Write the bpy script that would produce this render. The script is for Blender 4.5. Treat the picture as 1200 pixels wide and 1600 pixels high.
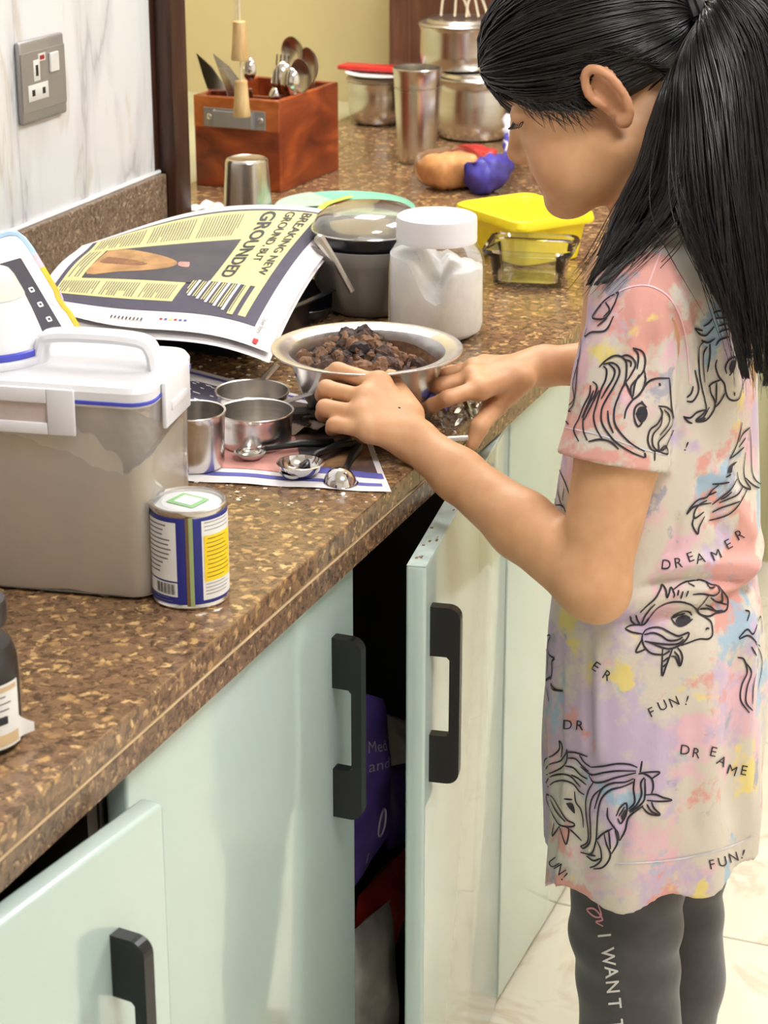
import bpy, bmesh, math, random
import numpy as np
from mathutils import Vector, Matrix, noise as mnoise
from mathutils.bvhtree import BVHTree
random.seed(7); RNG = np.random.default_rng(7)
for o in list(bpy.data.objects): bpy.data.objects.remove(o)
SC = bpy.context.scene; COL = SC.collection
rad = math.radians

# ---------------------------------------------------------------- camera
FPX, YAW, PITCH = 3300.0, 21.5, 20.5
CAM = np.array([0.705, -1.742, 1.55])
_y, _p = rad(YAW), rad(PITCH)
_fh = np.array([-math.sin(_y), math.cos(_y), 0]); C_R = np.array([math.cos(_y), math.sin(_y), 0]); _up = np.array([0, 0, 1.])
C_F = _fh*math.cos(_p) - _up*math.sin(_p); C_U = _up*math.cos(_p) + _fh*math.sin(_p)
cd = bpy.data.cameras.new('camera'); cam = bpy.data.objects.new('camera', cd); COL.objects.link(cam)
cd.sensor_fit = 'VERTICAL'; cd.sensor_height = 36.0; cd.lens = FPX/1600*36.0; cd.clip_start = 0.05
cam.matrix_world = Matrix(((C_R[0], C_U[0], -C_F[0], CAM[0]), (C_R[1], C_U[1], -C_F[1], CAM[1]), (C_R[2], C_U[2], -C_F[2], CAM[2]), (0, 0, 0, 1)))
cd.dof.use_dof = True; cd.dof.focus_distance = 2.1; cd.dof.aperture_fstop = 14.0
SC.camera = cam
# ---------------------------------------------------------------- world, exposure
w = bpy.data.worlds.new('world'); SC.world = w; w.use_nodes = True
w.node_tree.nodes['Background'].inputs[0].default_value = (1.0, .95, .88, 1); w.node_tree.nodes['Background'].inputs[1].default_value = 0.3
vs = SC.view_settings; vs.view_transform = 'Standard'; vs.look = 'None'; vs.gamma = 1.0; vs.exposure = 0.0; vs.use_curve_mapping = False
LAMP_POWER = 25.0

ZC = 0.85                      # worktop height
def ray(x, y): return C_F + C_R*(x-600)/FPX - C_U*(y-800)/FPX
def PZ(x, y, z=ZC):            # where a line of sight meets a level
    d = ray(x, y); return CAM + d*((z-CAM[2])/d[2])
def PX(x, y, X):
    d = ray(x, y); return CAM + d*((X-CAM[0])/d[0])
def PY(x, y, Y):
    d = ray(x, y); return CAM + d*((Y-CAM[1])/d[1])
def PD(x, y, mm): return CAM + ray(x, y)*(mm*3.3)   # mm: millimetres per pixel at that distance
def proj(p):
    d = np.asarray(p, float)-CAM; z = d@C_F; return 600+FPX*(d@C_R)/z, 800-FPX*(d@C_U)/z

# ---------------------------------------------------------------- materials
def lin(c):
    if max(c) <= 1.0 and not all(isinstance(v, int) for v in c): return tuple(c[:3])+(1,)
    r = []
    for v in c[:3]:
        v = v/255; r.append(v/12.92 if v <= .04045 else ((v+.055)/1.055)**2.4)
    return tuple(r)+(1,)
MATS = {}
def mat(name):
    m = bpy.data.materials.new(name); m.use_nodes = True; MATS[name] = m
    nt = m.node_tree; b = nt.nodes['Principled BSDF']; return m, nt, b
def nd(nt, typ, ins=None, **kw):
    n = nt.nodes.new(typ)
    for k, v in kw.items(): setattr(n, k, v)
    if ins:
        for k, v in ins.items():
            if isinstance(v, tuple) and len(v) == 2 and hasattr(v[0], 'outputs'): nt.links.new(v[0].outputs[v[1]], n.inputs[k])
            elif hasattr(v, 'outputs'): nt.links.new(v.outputs[0], n.inputs[k])
            else: n.inputs[k].default_value = v
    return n
def ramp(nt, fac, stops, interp='LINEAR'):
    n = nt.nodes.new('ShaderNodeValToRGB'); n.color_ramp.interpolation = interp
    el = n.color_ramp.elements
    while len(el) > 1: el.remove(el[-1])
    el[0].position = stops[0][0]; el[0].color = lin(stops[0][1])
    for p, c in stops[1:]:
        e = el.new(p); e.color = lin(c)
    if isinstance(fac, tuple): nt.links.new(fac[0].outputs[fac[1]], n.inputs[0])
    else: nt.links.new(fac.outputs[0], n.inputs[0])
    return n
def mixc(nt, fac, a, b, blend='MIX'):
    n = nt.nodes.new('ShaderNodeMix'); n.data_type = 'RGBA'; n.blend_type = blend
    for idx, v in ((0, fac), (6, a), (7, b)):
        if isinstance(v, tuple) and len(v) == 2 and hasattr(v[0], 'outputs'): nt.links.new(v[0].outputs[v[1]], n.inputs[idx])
        elif hasattr(v, 'outputs'): nt.links.new(v.outputs[2] if v.bl_idname == 'ShaderNodeMix' else v.outputs[0], n.inputs[idx])
        elif isinstance(v, (int, float)): n.inputs[idx].default_value = v
        else: n.inputs[idx].default_value = lin(v)
    return n
def out(n): return n.outputs[2] if n.bl_idname == 'ShaderNodeMix' else n.outputs[0]
def coords(nt, scale=(1, 1, 1), rot=(0, 0, 0), which=3):
    tc = nt.nodes.new('ShaderNodeTexCoord'); mp = nt.nodes.new('ShaderNodeMapping')
    mp.inputs['Scale'].default_value = scale; mp.inputs['Rotation'].default_value = rot
    nt.links.new(tc.outputs[which], mp.inputs[0]); return mp
def plain(name, col, rough=.5, metal=0., var=.06, nscale=30, bump=0., coat=0., spec=.5, sheen=0., trans=0., sss=0.):
    m, nt, b = mat(name)
    c = coords(nt); n = nd(nt, 'ShaderNodeTexNoise', {'Vector': c, 'Scale': nscale, 'Detail': 4.0})
    L = lin(col); dk = tuple(max(0, v*(1-var*2)) for v in L[:3]); lt = tuple(min(1, v*(1+var*2)) for v in L[:3])
    r = nt.nodes.new('ShaderNodeValToRGB'); r.color_ramp.elements[0].position = .3; r.color_ramp.elements[1].position = .7
    r.color_ramp.elements[0].color = dk+(1,); r.color_ramp.elements[1].color = lt+(1,)
    nt.links.new(n.outputs[0], r.inputs[0]); nt.links.new(r.outputs[0], b.inputs['Base Color'])
    b.inputs['Roughness'].default_value = rough; b.inputs['Metallic'].default_value = metal
    b.inputs['Coat Weight'].default_value = coat; b.inputs['Specular IOR Level'].default_value = spec
    b.inputs['Sheen Weight'].default_value = sheen; b.inputs['Transmission Weight'].default_value = trans
    b.inputs['Coat Roughness'].default_value = .06
    if sss: b.inputs['Subsurface Weight'].default_value = sss; b.inputs['Subsurface Scale'].default_value = .006; b.inputs['Subsurface Radius'].default_value = (1., .4, .25)
    if bump:
        bp = nd(nt, 'ShaderNodeBump', {'Height': n, 'Strength': bump, 'Distance': .002}); nt.links.new(bp.outputs[0], b.inputs['Normal'])
    return m
def film(name, tint=(1., 1., 1.), gloss=1.0, rough=.05, body=None, bodyamt=0.0, ior=1.45):
    """thin clear wall: lets light straight through, with a Fresnel sheen and an optional milky body"""
    m = bpy.data.materials.new(name); m.use_nodes = True; MATS[name] = m; nt = m.node_tree; nt.nodes.clear()
    o = nt.nodes.new('ShaderNodeOutputMaterial'); tr = nd(nt, 'ShaderNodeBsdfTransparent', {'Color': tint+(1,)})
    base = tr
    if body:
        df = nd(nt, 'ShaderNodeBsdfDiffuse', {'Color': lin(body)}); mx = nd(nt, 'ShaderNodeMixShader', {'Fac': bodyamt}); nt.links.new(tr.outputs[0], mx.inputs[1]); nt.links.new(df.outputs[0], mx.inputs[2]); base = mx
    gl = nd(nt, 'ShaderNodeBsdfGlossy', {'Color': (1, 1, 1, 1), 'Roughness': rough}); fr = nd(nt, 'ShaderNodeFresnel', {'IOR': ior})
    mu = nd(nt, 'ShaderNodeMath', {0: fr, 1: gloss}, operation='MULTIPLY'); mx2 = nd(nt, 'ShaderNodeMixShader', {'Fac': mu})
    nt.links.new(base.outputs[0], mx2.inputs[1]); nt.links.new(gl.outputs[0], mx2.inputs[2]); nt.links.new(mx2.outputs[0], o.inputs[0])
    return m

def make_materials():
    # brown flecked granite
    for name, cols, sc, rough in (('granite', [(76, 58, 42), (112, 86, 62), (136, 106, 78), (162, 126, 84), (194, 156, 102), (216, 180, 126)], 112.0, .16),
                                  ('granite_edge', [(70, 52, 42), (104, 80, 62), (124, 98, 76), (140, 110, 80), (168, 134, 96), (184, 150, 110)], 150.0, .25),
                                  ('granite_splash', [(84, 70, 60), (116, 98, 84), (140, 122, 104), (152, 134, 114), (172, 154, 130), (186, 168, 144)], 190.0, .3)):
        m, nt, b = mat(name); c = coords(nt)
        nz = nd(nt, 'ShaderNodeTexNoise', {'Vector': c, 'Scale': 90.0, 'Detail': 3.0})
        ad = nd(nt, 'ShaderNodeMixRGB', {'Fac': .010, 'Color1': c, 'Color2': (nz, 1)}, blend_type='LINEAR_LIGHT')
        n1 = nd(nt, 'ShaderNodeTexNoise', {'Vector': ad, 'Scale': sc*.9, 'Detail': 4.0, 'Roughness': .6}); r = ramp(nt, n1, [(.30, cols[0]), (.45, cols[1]), (.58, cols[2]), (.72, cols[1])])
        v = nd(nt, 'ShaderNodeTexVoronoi', {'Vector': ad, 'Scale': float(sc), 'Randomness': 1.0}); sp = nd(nt, 'ShaderNodeSeparateColor', {0: (v, 1)})
        pick = nd(nt, 'ShaderNodeMapRange', {0: sp, 1: .52, 2: .66, 3: 0.0, 4: 1.0}); near = nd(nt, 'ShaderNodeMapRange', {0: (v, 0), 1: .62, 2: .28, 3: 0.0, 4: .95})
        fk = nd(nt, 'ShaderNodeMath', {0: pick, 1: near}, operation='MULTIPLY')
        tone = nd(nt, 'ShaderNodeSeparateColor', {0: (v, 1)}); fl_ = ramp(nt, (tone, 1), [(0, cols[3]), (.6, cols[4]), (1, cols[5])])
        mx = mixc(nt, fk, r, fl_)
        v2 = nd(nt, 'ShaderNodeTexVoronoi', {'Vector': ad, 'Scale': float(sc)*1.7, 'Randomness': 1.0}); s2 = nd(nt, 'ShaderNodeSeparateColor', {0: (v2, 1)}); p2 = nd(nt, 'ShaderNodeMapRange', {0: (s2, 1), 1: .80, 2: .92, 3: 0.0, 4: .75}); mx2 = mixc(nt, p2, mx, cols[0])
        nt.links.new(out(mx2), b.inputs['Base Color']); b.inputs['Roughness'].default_value = rough
    # veined marble
    m, nt, b = mat('marble'); c = coords(nt, scale=(1, 1.6, .42), rot=(rad(24), 0, 0))
    n1 = nd(nt, 'ShaderNodeTexNoise', {'Vector': c, 'Scale': 4.2, 'Detail': 6.0, 'Roughness': .5, 'Distortion': .35})
    v1 = ramp(nt, n1, [(.44, (255, 255, 255)), (.487, (222, 221, 222)), (.498, (170, 170, 175)), (.51, (232, 230, 230)), (.57, (255, 255, 255))])
    c2 = coords(nt, scale=(1, 1.8, .3), rot=(rad(30), 0, 0))
    n2 = nd(nt, 'ShaderNodeTexNoise', {'Vector': c2, 'Scale': 7.0, 'Detail': 5.0, 'Distortion': .6})
    v2 = ramp(nt, n2, [(.60, (255, 255, 255)), (.63, (214, 190, 150)), (.65, (250, 245, 238)), (1, (255, 255, 255))])
    base = mixc(nt, .6, (224, 226, 230), v1, 'MULTIPLY'); base2 = mixc(nt, .35, base, v2, 'MULTIPLY')
    nt.links.new(out(base2), b.inputs['Base Color']); b.inputs['Roughness'].default_value = .22
    # cream floor tile
    m, nt, b = mat('floor_tile'); c = coords(nt, which=3)
    n1 = nd(nt, 'ShaderNodeTexNoise', {'Vector': c, 'Scale': 3.0, 'Detail': 7.0, 'Roughness': .6, 'Distortion': .8})
    r1 = ramp(nt, n1, [(.3, (226, 218, 198)), (.48, (234, 228, 212)), (.52, (220, 208, 186)), (.55, (236, 230, 216)), (.75, (240, 236, 224))])
    nt.links.new(r1.outputs[0], b.inputs['Base Color']); b.inputs['Roughness'].default_value = .25
    # woods
    for name, a, bb, sc, rough in (('dark_wood', (44, 25, 19), (78, 48, 38), (40, 40, 3), .35), ('cupboard_wood', (72, 44, 30), (112, 74, 54), (26, 26, 2), .4),
                                   ('pale_wood', (196, 160, 108), (226, 194, 142), (60, 60, 8), .5), ('box_wood', (92, 30, 14), (186, 92, 40), (5, 3, 9), .32), ('box_wood_light', (150, 70, 28), (204, 122, 62), (7, 5, 14), .32)):
        m, nt, b = mat(name); c = coords(nt, scale=sc)
        n1 = nd(nt, 'ShaderNodeTexNoise', {'Vector': c, 'Scale': 2.0, 'Detail': 5.0, 'Distortion': 1.2})
        r1 = ramp(nt, n1, [(.3, a), (.5, tuple((x+y)//2 for x, y in zip(a, bb))), (.72, bb)])
        nt.links.new(r1.outputs[0], b.inputs['Base Color']); b.inputs['Roughness'].default_value = rough
    # brushed steels
    for name, col, rough, sc in (('steel', (212, 208, 203), .24, (3, 3, 300)), ('steel_dull', (186, 180, 172), .32, (4, 4, 220)), ('steel_plate', (160, 158, 158), .42, (2, 2, 300)), ('chrome', (214, 212, 212), .1, (2, 2, 2))):
        m, nt, b = mat(name); c = coords(nt, scale=sc)
        n1 = nd(nt, 'ShaderNodeTexNoise', {'Vector': c, 'Scale': 1.0, 'Detail': 3.0})
        r1 = ramp(nt, n1, [(.3, (int(rough*200),)*3), (.7, (int(rough*300),)*3)])
        b.inputs['Base Color'].default_value = lin(col); b.inputs['Metallic'].default_value = .55 if name == 'steel_plate' else 1.0
        mr = nd(nt, 'ShaderNodeMapRange', {0: n1, 3: rough*.75, 4: rough*1.3}); nt.links.new(mr.outputs[0], b.inputs['Roughness'])
    # painted surfaces
    plain('cream_wall', (204, 188, 140), .6, var=.015, nscale=4); plain('cream_ledge', (180, 176, 142), .35, var=.03, nscale=5)
    plain('ceiling_white', (236, 232, 224), .7, var=.01); plain('room_wall', (232, 228, 220), .6, var=.01, nscale=3)
    plain('mint', (177, 197, 191), .2, var=.012, nscale=5, coat=1.0, spec=.5); plain('mint_edge', (164, 190, 186), .4, var=.04, nscale=12)
    plain('stained_top', (178, 196, 190), .45, var=.12, nscale=40)
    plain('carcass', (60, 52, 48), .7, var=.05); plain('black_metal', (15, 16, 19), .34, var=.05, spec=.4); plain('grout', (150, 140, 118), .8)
    plain('white_plastic', (222, 222, 226), .3, var=.008); plain('white_grey', (206, 206, 206), .35, var=.01); plain('milky', (214, 212, 200), .4, var=.02)
    plain('blue_seal', (66, 72, 178), .4); plain('socket_white', (214, 214, 212), .3, var=.01); plain('neon_red', (150, 28, 34), .3); plain('hole', (28, 24, 24), .6)
    plain('flour', (230, 213, 182), .95, var=.03, nscale=18, bump=.3); plain('flour_white', (250, 249, 246), .95, var=.02, nscale=60, bump=.9); plain('slot_tint', (196, 180, 174), .5); plain('residue', (250, 238, 212), .95, var=.03, nscale=60); plain('flour_dust', (226, 214, 194), .95, var=.05, nscale=80, bump=.4)
    plain('black_tray', (24, 26, 38), .3, var=.05); plain('dark_bowl', (22, 22, 26), .25); plain('grey_ceramic', (128, 124, 118), .35, var=.02)
    plain('navy', (34, 44, 128), .35, var=.03); plain('label_white', (228, 228, 226), .5, var=.02); plain('label_yellow', (240, 206, 20), .45, var=.03); plain('ink', (40, 40, 46), .6); plain('ink_grey', (110, 108, 106), .7)
    plain('ink_blue', (150, 156, 210), .6); plain('seam_brown', (112, 84, 58), .35); plain('seam_green', (150, 168, 110), .4); plain('sticker_green', (130, 180, 120), .5)
    plain('paper', (226, 222, 222), .8, var=.02, nscale=10, bump=.15); plain('paper_dark', (74, 70, 86), .8, var=.04); plain('paper_yellow', (214, 206, 142), .8, var=.03); plain('paper_red', (196, 52, 60), .8)
    plain('paper_pink', (196, 140, 130), .8, var=.1, nscale=40); plain('paper_blue', (92, 92, 170), .8)
    plain('case_blue', (168, 200, 228), .45); plain('case_pink', (240, 192, 206), .45); plain('case_yellow', (236, 192, 36), .45); plain('lilac', (182, 172, 226), .45)
    plain('screen_white', (232, 234, 238), .15, var=.005); plain('screen_dark', (72, 72, 84), .15, var=.03); plain('bezel', (238, 236, 236), .2, var=.005)
    plain('yellow_plastic', (246, 222, 28), .35, var=.015, nscale=8, sss=.0); plain('teal_plastic', (120, 186, 160), .35, var=.04, nscale=6); plain('teal_pale', (176, 200, 184), .35, var=.04); plain('lime', (206, 220, 90), .4)
    plain('red_plastic', (196, 44, 40), .35); plain('orange_bread', (206, 152, 96), .8, var=.1, nscale=60, bump=.5); plain('cord', (226, 212, 186), .8); plain('cream_cord', (220, 206, 180), .6)
    plain('chocolate', (68, 45, 34), .75, var=.3, nscale=160, bump=1.0); plain('choc_light', (116, 84, 60), .85, var=.18, nscale=140, bump=1.0); plain('choc_dark', (34, 20, 20), .6, var=.2, nscale=120, bump=.6)
    plain('purple_bag', (128, 102, 206), .35, var=.2, nscale=14, bump=.3); plain('purple_dark', (84, 62, 140), .4, var=.2, nscale=14); plain('bag_print', (236, 228, 250), .6); plain('bag_white', (214, 206, 190), .6, var=.05); plain('bag_red', (196, 56, 48), .35, var=.2, nscale=10); plain('bag_silver', (226, 214, 206), .3, var=.2, nscale=16)
    plain('dark_stuff', (30, 26, 26), .8); plain('carton', (142, 134, 126), .5, var=.06); plain('carton_red', (110, 60, 60), .6); plain('jar_dark', (34, 30, 34), .3, var=.3, nscale=60); plain('label_tan', (206, 180, 140), .6)
    plain('hair_base', (11, 10, 12), .62, var=.2, nscale=90, spec=.18); plain('hair_tie', (18, 17, 20), .6); plain('leggings', (62, 60, 62), .85, var=.06, nscale=90, sheen=.3); plain('legging_print', (214, 212, 208), .6); plain('legging_pink', (206, 140, 150), .6); plain('print_ink', (42, 36, 46), .7); plain('lash', (24, 18, 18), .6); plain('nail', (222, 170, 150), .3)
    plain('red_lining', (176, 74, 66), .8); plain('bread_blue', (74, 66, 160), .4, var=.25, nscale=30, bump=.6); plain('bread_red', (170, 50, 44), .3, var=.2, nscale=30); plain('bread_white', (214, 212, 226), .4, var=.1, nscale=40)
    film('clear_plastic', (.985, .985, .98), 1.0, .12, (238, 238, 242), .21); film('jar_glass', (.995, .998, .995), .6, .03); film('dish_film', (.965, .985, .965), 1.5, .03); film('wrap', (.96, .96, .96), 2.2, .12); film('wrap_bread', (1, .97, .94), .5, .35)
    film('dome_lid', (.93, .92, .90), 2.0, .08, (196, 190, 178), .30)
    fb = MATS['flour_white'].node_tree.nodes['Principled BSDF']; fb.inputs['Subsurface Weight'].default_value = .7; fb.inputs['Subsurface Scale'].default_value = .025; fb.inputs['Subsurface Radius'].default_value = (1., .95, .9)
    # thick glass dish
    m, nt, b = mat('dish_glass'); b.inputs['Base Color'].default_value = (.95, .98, .95, 1); b.inputs['Transmission Weight'].default_value = 1; b.inputs['Roughness'].default_value = .02; b.inputs['IOR'].default_value = 1.42
    c = coords(nt); n = nd(nt, 'ShaderNodeTexNoise', {'Vector': c, 'Scale': 20.0}); bp = nd(nt, 'ShaderNodeBump', {'Height': n, 'Strength': .05}); nt.links.new(bp.outputs[0], b.inputs['Normal'])
    # aluminium foil look of the pie bowl
    m, nt, b = mat('foil'); b.inputs['Metallic'].default_value = 1; b.inputs['Roughness'].default_value = .27; b.inputs['Base Color'].default_value = lin((226, 225, 226))
    c = coords(nt); n = nd(nt, 'ShaderNodeTexVoronoi', {'Vector': c, 'Scale': 60.0}); bp = nd(nt, 'ShaderNodeBump', {'Height': n, 'Strength': .10, 'Distance': .003}); nt.links.new(bp.outputs[0], b.inputs['Normal'])
    # newspaper picture
    m, nt, b = mat('news_photo'); c = coords(nt, scale=(9, 9, 9)); n = nd(nt, 'ShaderNodeTexNoise', {'Vector': c, 'Scale': 1.4, 'Detail': 5.0, 'Distortion': .4})
    r = ramp(nt, n, [(.42, (70, 66, 74)), (.52, (92, 70, 62)), (.6, (168, 126, 84)), (.72, (206, 166, 110))]); nt.links.new(r.outputs[0], b.inputs['Base Color']); b.inputs['Roughness'].default_value = .8
    plain('news_photo_dark', (74, 70, 76), .8, var=.08, nscale=20); plain('news_photo_gold', (124, 84, 56), .8, var=.15, nscale=40); plain('news_gold', (170, 130, 84), .8, var=.18, nscale=30, bump=0)
    # skin
    m, nt, b = mat('skin'); at = nd(nt, 'ShaderNodeAttribute', attribute_name='tint')
    c = coords(nt); n = nd(nt, 'ShaderNodeTexNoise', {'Vector': c, 'Scale': 45.0, 'Detail': 5.0}); r = ramp(nt, n, [(.3, (196, 146, 104)), (.7, (208, 160, 118))])
    mx = mixc(nt, (at, 2), r, (164, 92, 78)); nt.links.new(out(mx), b.inputs['Base Color'])
    b.inputs['Roughness'].default_value = .52; b.inputs['Subsurface Weight'].default_value = .12; b.inputs['Subsurface Scale'].default_value = .008; b.inputs['Subsurface Radius'].default_value = (1., .4, .25)
    n2 = nd(nt, 'ShaderNodeTexNoise', {'Vector': c, 'Scale': 400.0, 'Detail': 2.0}); bp = nd(nt, 'ShaderNodeBump', {'Height': n2, 'Strength': .06, 'Distance': .001}); nt.links.new(bp.outputs[0], b.inputs['Normal'])
    # hair
    m, nt, b = mat('hair'); c = coords(nt); n = nd(nt, 'ShaderNodeTexNoise', {'Vector': c, 'Scale': 70.0, 'Detail': 2.0}); r = ramp(nt, n, [(.3, (9, 8, 10)), (.75, (24, 20, 21))])
    nt.links.new(r.outputs[0], b.inputs['Base Color']); b.inputs['Roughness'].default_value = .30; b.inputs['Specular IOR Level'].default_value = .46
    # tie-dyed jersey
    m, nt, b = mat('tie_dye'); c = coords(nt)
    col = None
    base = (206, 197, 184)
    layers = [((222, 178, 190), 9.0, (0, 0, 0), .52, .58), ((192, 172, 200), 9.0, (3, 1, 2), .53, .59), ((214, 152, 142), 9.5, (7, 4, 1), .56, .60), ((154, 182, 204), 11.0, (1, 8, 5), .57, .61), ((226, 206, 122), 11.0, (5, 2, 9), .59, .63), ((160, 158, 172), 20.0, (2, 6, 4), .63, .68)]
    cur = base
    for cc, sc, off, lo, hi in layers:
        mp = nd(nt, 'ShaderNodeMapping', {'Vector': c, 'Location': off}); n = nd(nt, 'ShaderNodeTexNoise', {'Vector': mp, 'Scale': sc, 'Detail': 5.0, 'Roughness': .62, 'Distortion': .15})
        f = nd(nt, 'ShaderNodeMapRange', {0: n, 1: lo, 2: hi, 3: 0.0, 4: .92}); cur = mixc(nt, f, cur, cc)
    nt.links.new(out(cur), b.inputs['Base Color']); b.inputs['Roughness'].default_value = .9; b.inputs['Sheen Weight'].default_value = .15
    n4 = nd(nt, 'ShaderNodeTexNoise', {'Vector': c, 'Scale': 600.0, 'Detail': 2.0}); n5 = nd(nt, 'ShaderNodeTexNoise', {'Vector': c, 'Scale': 28.0, 'Detail': 4.0, 'Distortion': .8})
    bp = nd(nt, 'ShaderNodeBump', {'Height': n4, 'Strength': .15, 'Distance': .0008}); bp2 = nd(nt, 'ShaderNodeBump', {'Height': n5, 'Strength': .22, 'Distance': .006, 'Normal': bp}); nt.links.new(bp2.outputs[0], b.inputs['Normal'])
    # lamp
    m = bpy.data.materials.new('lamp_glow'); m.use_nodes = True; MATS['lamp_glow'] = m; nt = m.node_tree; nt.nodes.clear(); o = nt.nodes.new('ShaderNodeOutputMaterial')
    e = nd(nt, 'ShaderNodeEmission', {'Color': (1.0, .99, 1.0, 1), 'Strength': LAMP_POWER}); nt.links.new(e.outputs[0], o.inputs[0])
make_materials()

# ---------------------------------------------------------------- mesh helpers
class MB:
    def __init__(s): s.v = []; s.f = []
    def add(s, v, f, M=None):
        o = len(s.v)
        if M is not None: v = [tuple(M @ Vector(p)) for p in v]
        s.v += [tuple(map(float, p)) for p in v]; s.f += [tuple(o+i for i in q) for q in f]; return s
    def box(s, lo, hi, M=None):
        x0, y0, z0 = lo; x1, y1, z1 = hi
        return s.add([(x0, y0, z0), (x1, y0, z0), (x1, y1, z0), (x0, y1, z0), (x0, y0, z1), (x1, y0, z1), (x1, y1, z1), (x0, y1, z1)],
                     [(0, 3, 2, 1), (4, 5, 6, 7), (0, 1, 5, 4), (1, 2, 6, 5), (2, 3, 7, 6), (3, 0, 4, 7)], M)
    def rbox(s, lo, hi, bev=.003, seg=2, M=None):
        bm = bmesh.new(); bmesh.ops.create_cube(bm, size=1)
        for v in bm.verts: v.co = Vector([lo[i]+(v.co[i]+.5)*(hi[i]-lo[i]) for i in range(3)])
        bmesh.ops.bevel(bm, geom=bm.edges[:], offset=bev, segments=seg, affect='EDGES', profile=.5, clamp_overlap=True)
        bm.verts.index_update(); v = [tuple(q.co) for q in bm.verts]; f = [tuple(q.index for q in p.verts) for p in bm.faces]; bm.free()
        return s.add(v, f, M)
    def lathe(s, prof, n=32, M=None, cap0=True, cap1=True, flute=None):
        v = []; f = []
        for r, z in prof:
            for k in range(n):
                a = 2*math.pi*k/n; rr = r*(flute(a, z) if flute else 1); v.append((rr*math.cos(a), rr*math.sin(a), z))
        for i in range(len(prof)-1):
            for k in range(n):
                a = i*n+k; b = i*n+(k+1) % n; f.append((a, b, b+n, a+n))
        if cap0: f.append(tuple(reversed(range(n))))
        if cap1: f.append(tuple((len(prof)-1)*n+k for k in range(n)))
        return s.add(v, f, M)
    def tube(s, pts, r, n=8, M=None, cap=True):
        pts = [np.array(p, float) for p in pts]; m = len(pts); rs = r if hasattr(r, '__len__') else [r]*m
        v = []; f = []; up = None
        for i, p in enumerate(pts):
            t = pts[min(i+1, m-1)]-pts[max(i-1, 0)]; t = t/(np.linalg.norm(t)+1e-12)
            if up is None:
                up = np.array([0, 0, 1.]) if abs(t[2]) < .9 else np.array([1., 0, 0])
            a = np.cross(t, up); a /= np.linalg.norm(a)+1e-12; b = np.cross(a, t); up = b
            for k in range(n):
                th = 2*math.pi*k/n; v.append(tuple(p+(a*math.cos(th)+b*math.sin(th))*rs[i]))
        for i in range(m-1):
            for k in range(n):
                a_ = i*n+k; b_ = i*n+(k+1) % n; f.append((a_, b_, b_+n, a_+n))
        if cap: f.append(tuple(reversed(range(n)))); f.append(tuple((m-1)*n+k for k in range(n)))
        return s.add(v, f, M)
    def grid(s, fn, nu, nv):
        v = [tuple(fn(i/nu, j/nv)) for j in range(nv+1) for i in range(nu+1)]
        f = [(j*(nu+1)+i, j*(nu+1)+i+1, (j+1)*(nu+1)+i+1, (j+1)*(nu+1)+i) for j in range(nv) for i in range(nu)]
        return s.add(v, f)
    def prism(s, poly, z0, z1, M=None):
        n = len(poly); v = [(x, y, z0) for x, y in poly]+[(x, y, z1) for x, y in poly]
        f = [tuple(reversed(range(n))), tuple(range(n, 2*n))]+[(i, (i+1) % n, n+(i+1) % n, n+i) for i in range(n)]
        return s.add(v, f, M)
def obj(name, mb, m, parent=None, smooth=True, world=False, label=None, kind=None, angle=35):
    me = bpy.data.meshes.new(name); V = mb.v
    if world and parent is not None:
        L = parent.location if parent.parent is None else parent.parent.location
        V = [(x-L[0], y-L[1], z-L[2]) for x, y, z in V]
    me.from_pydata(V, [], mb.f); me.update()
    bm = bmesh.new(); bm.from_mesh(me); bmesh.ops.recalc_face_normals(bm, faces=bm.faces[:]); bm.to_mesh(me); bm.free()
    me.materials.append(MATS[m])
    if smooth:
        me.shade_smooth()
        try: me.set_sharp_from_angle(angle=rad(angle))
        except Exception: pass
    o = bpy.data.objects.new(name, me); COL.objects.link(o)
    if parent is not None: o.parent = parent
    if label: o['label'] = label
    if kind: o['kind'] = kind
    return o
def thing(name, label, cat, loc=(0, 0, 0), rz=0, group=None):
    o = bpy.data.objects.new(name, None); COL.objects.link(o); o.location = tuple(map(float, loc)); o.rotation_euler = (0, 0, rz); o.empty_display_size = .05
    o['label'] = label; o['category'] = cat
    if group: o['group'] = group
    return o
def tag(o, label, cat, group=None):
    o['label'] = label; o['category'] = cat
    if group: o['group'] = group
    return o
def struct(name, mb, m, smooth=False, label=None):
    o = obj(name, mb, m, None, smooth); o['kind'] = 'structure'
    if label: o['label'] = label
    return o
def TR(loc=(0, 0, 0), rx=0, ry=0, rz=0, s=(1, 1, 1)):
    return Matrix.Translation(Vector([float(q) for q in loc])) @ Matrix.Rotation(rz, 4, 'Z') @ Matrix.Rotation(ry, 4, 'Y') @ Matrix.Rotation(rx, 4, 'X') @ Matrix.Diagonal((*s, 1))
def catmull(pts, n):
    P = [np.array(p, float) for p in pts]; P = [2*P[0]-P[1]]+P+[2*P[-1]-P[-2]]; o = []
    m = len(P)-3
    for j in range(n+1):
        t = j/n*m; i = min(int(t), m-1); t -= i; a, b, c, d = P[i:i+4]
        o.append(.5*((2*b)+(-a+c)*t+(2*a-5*b+4*c-d)*t*t+(-a+3*b-3*c+d)*t**3))
    return o
_txt = {}
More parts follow.
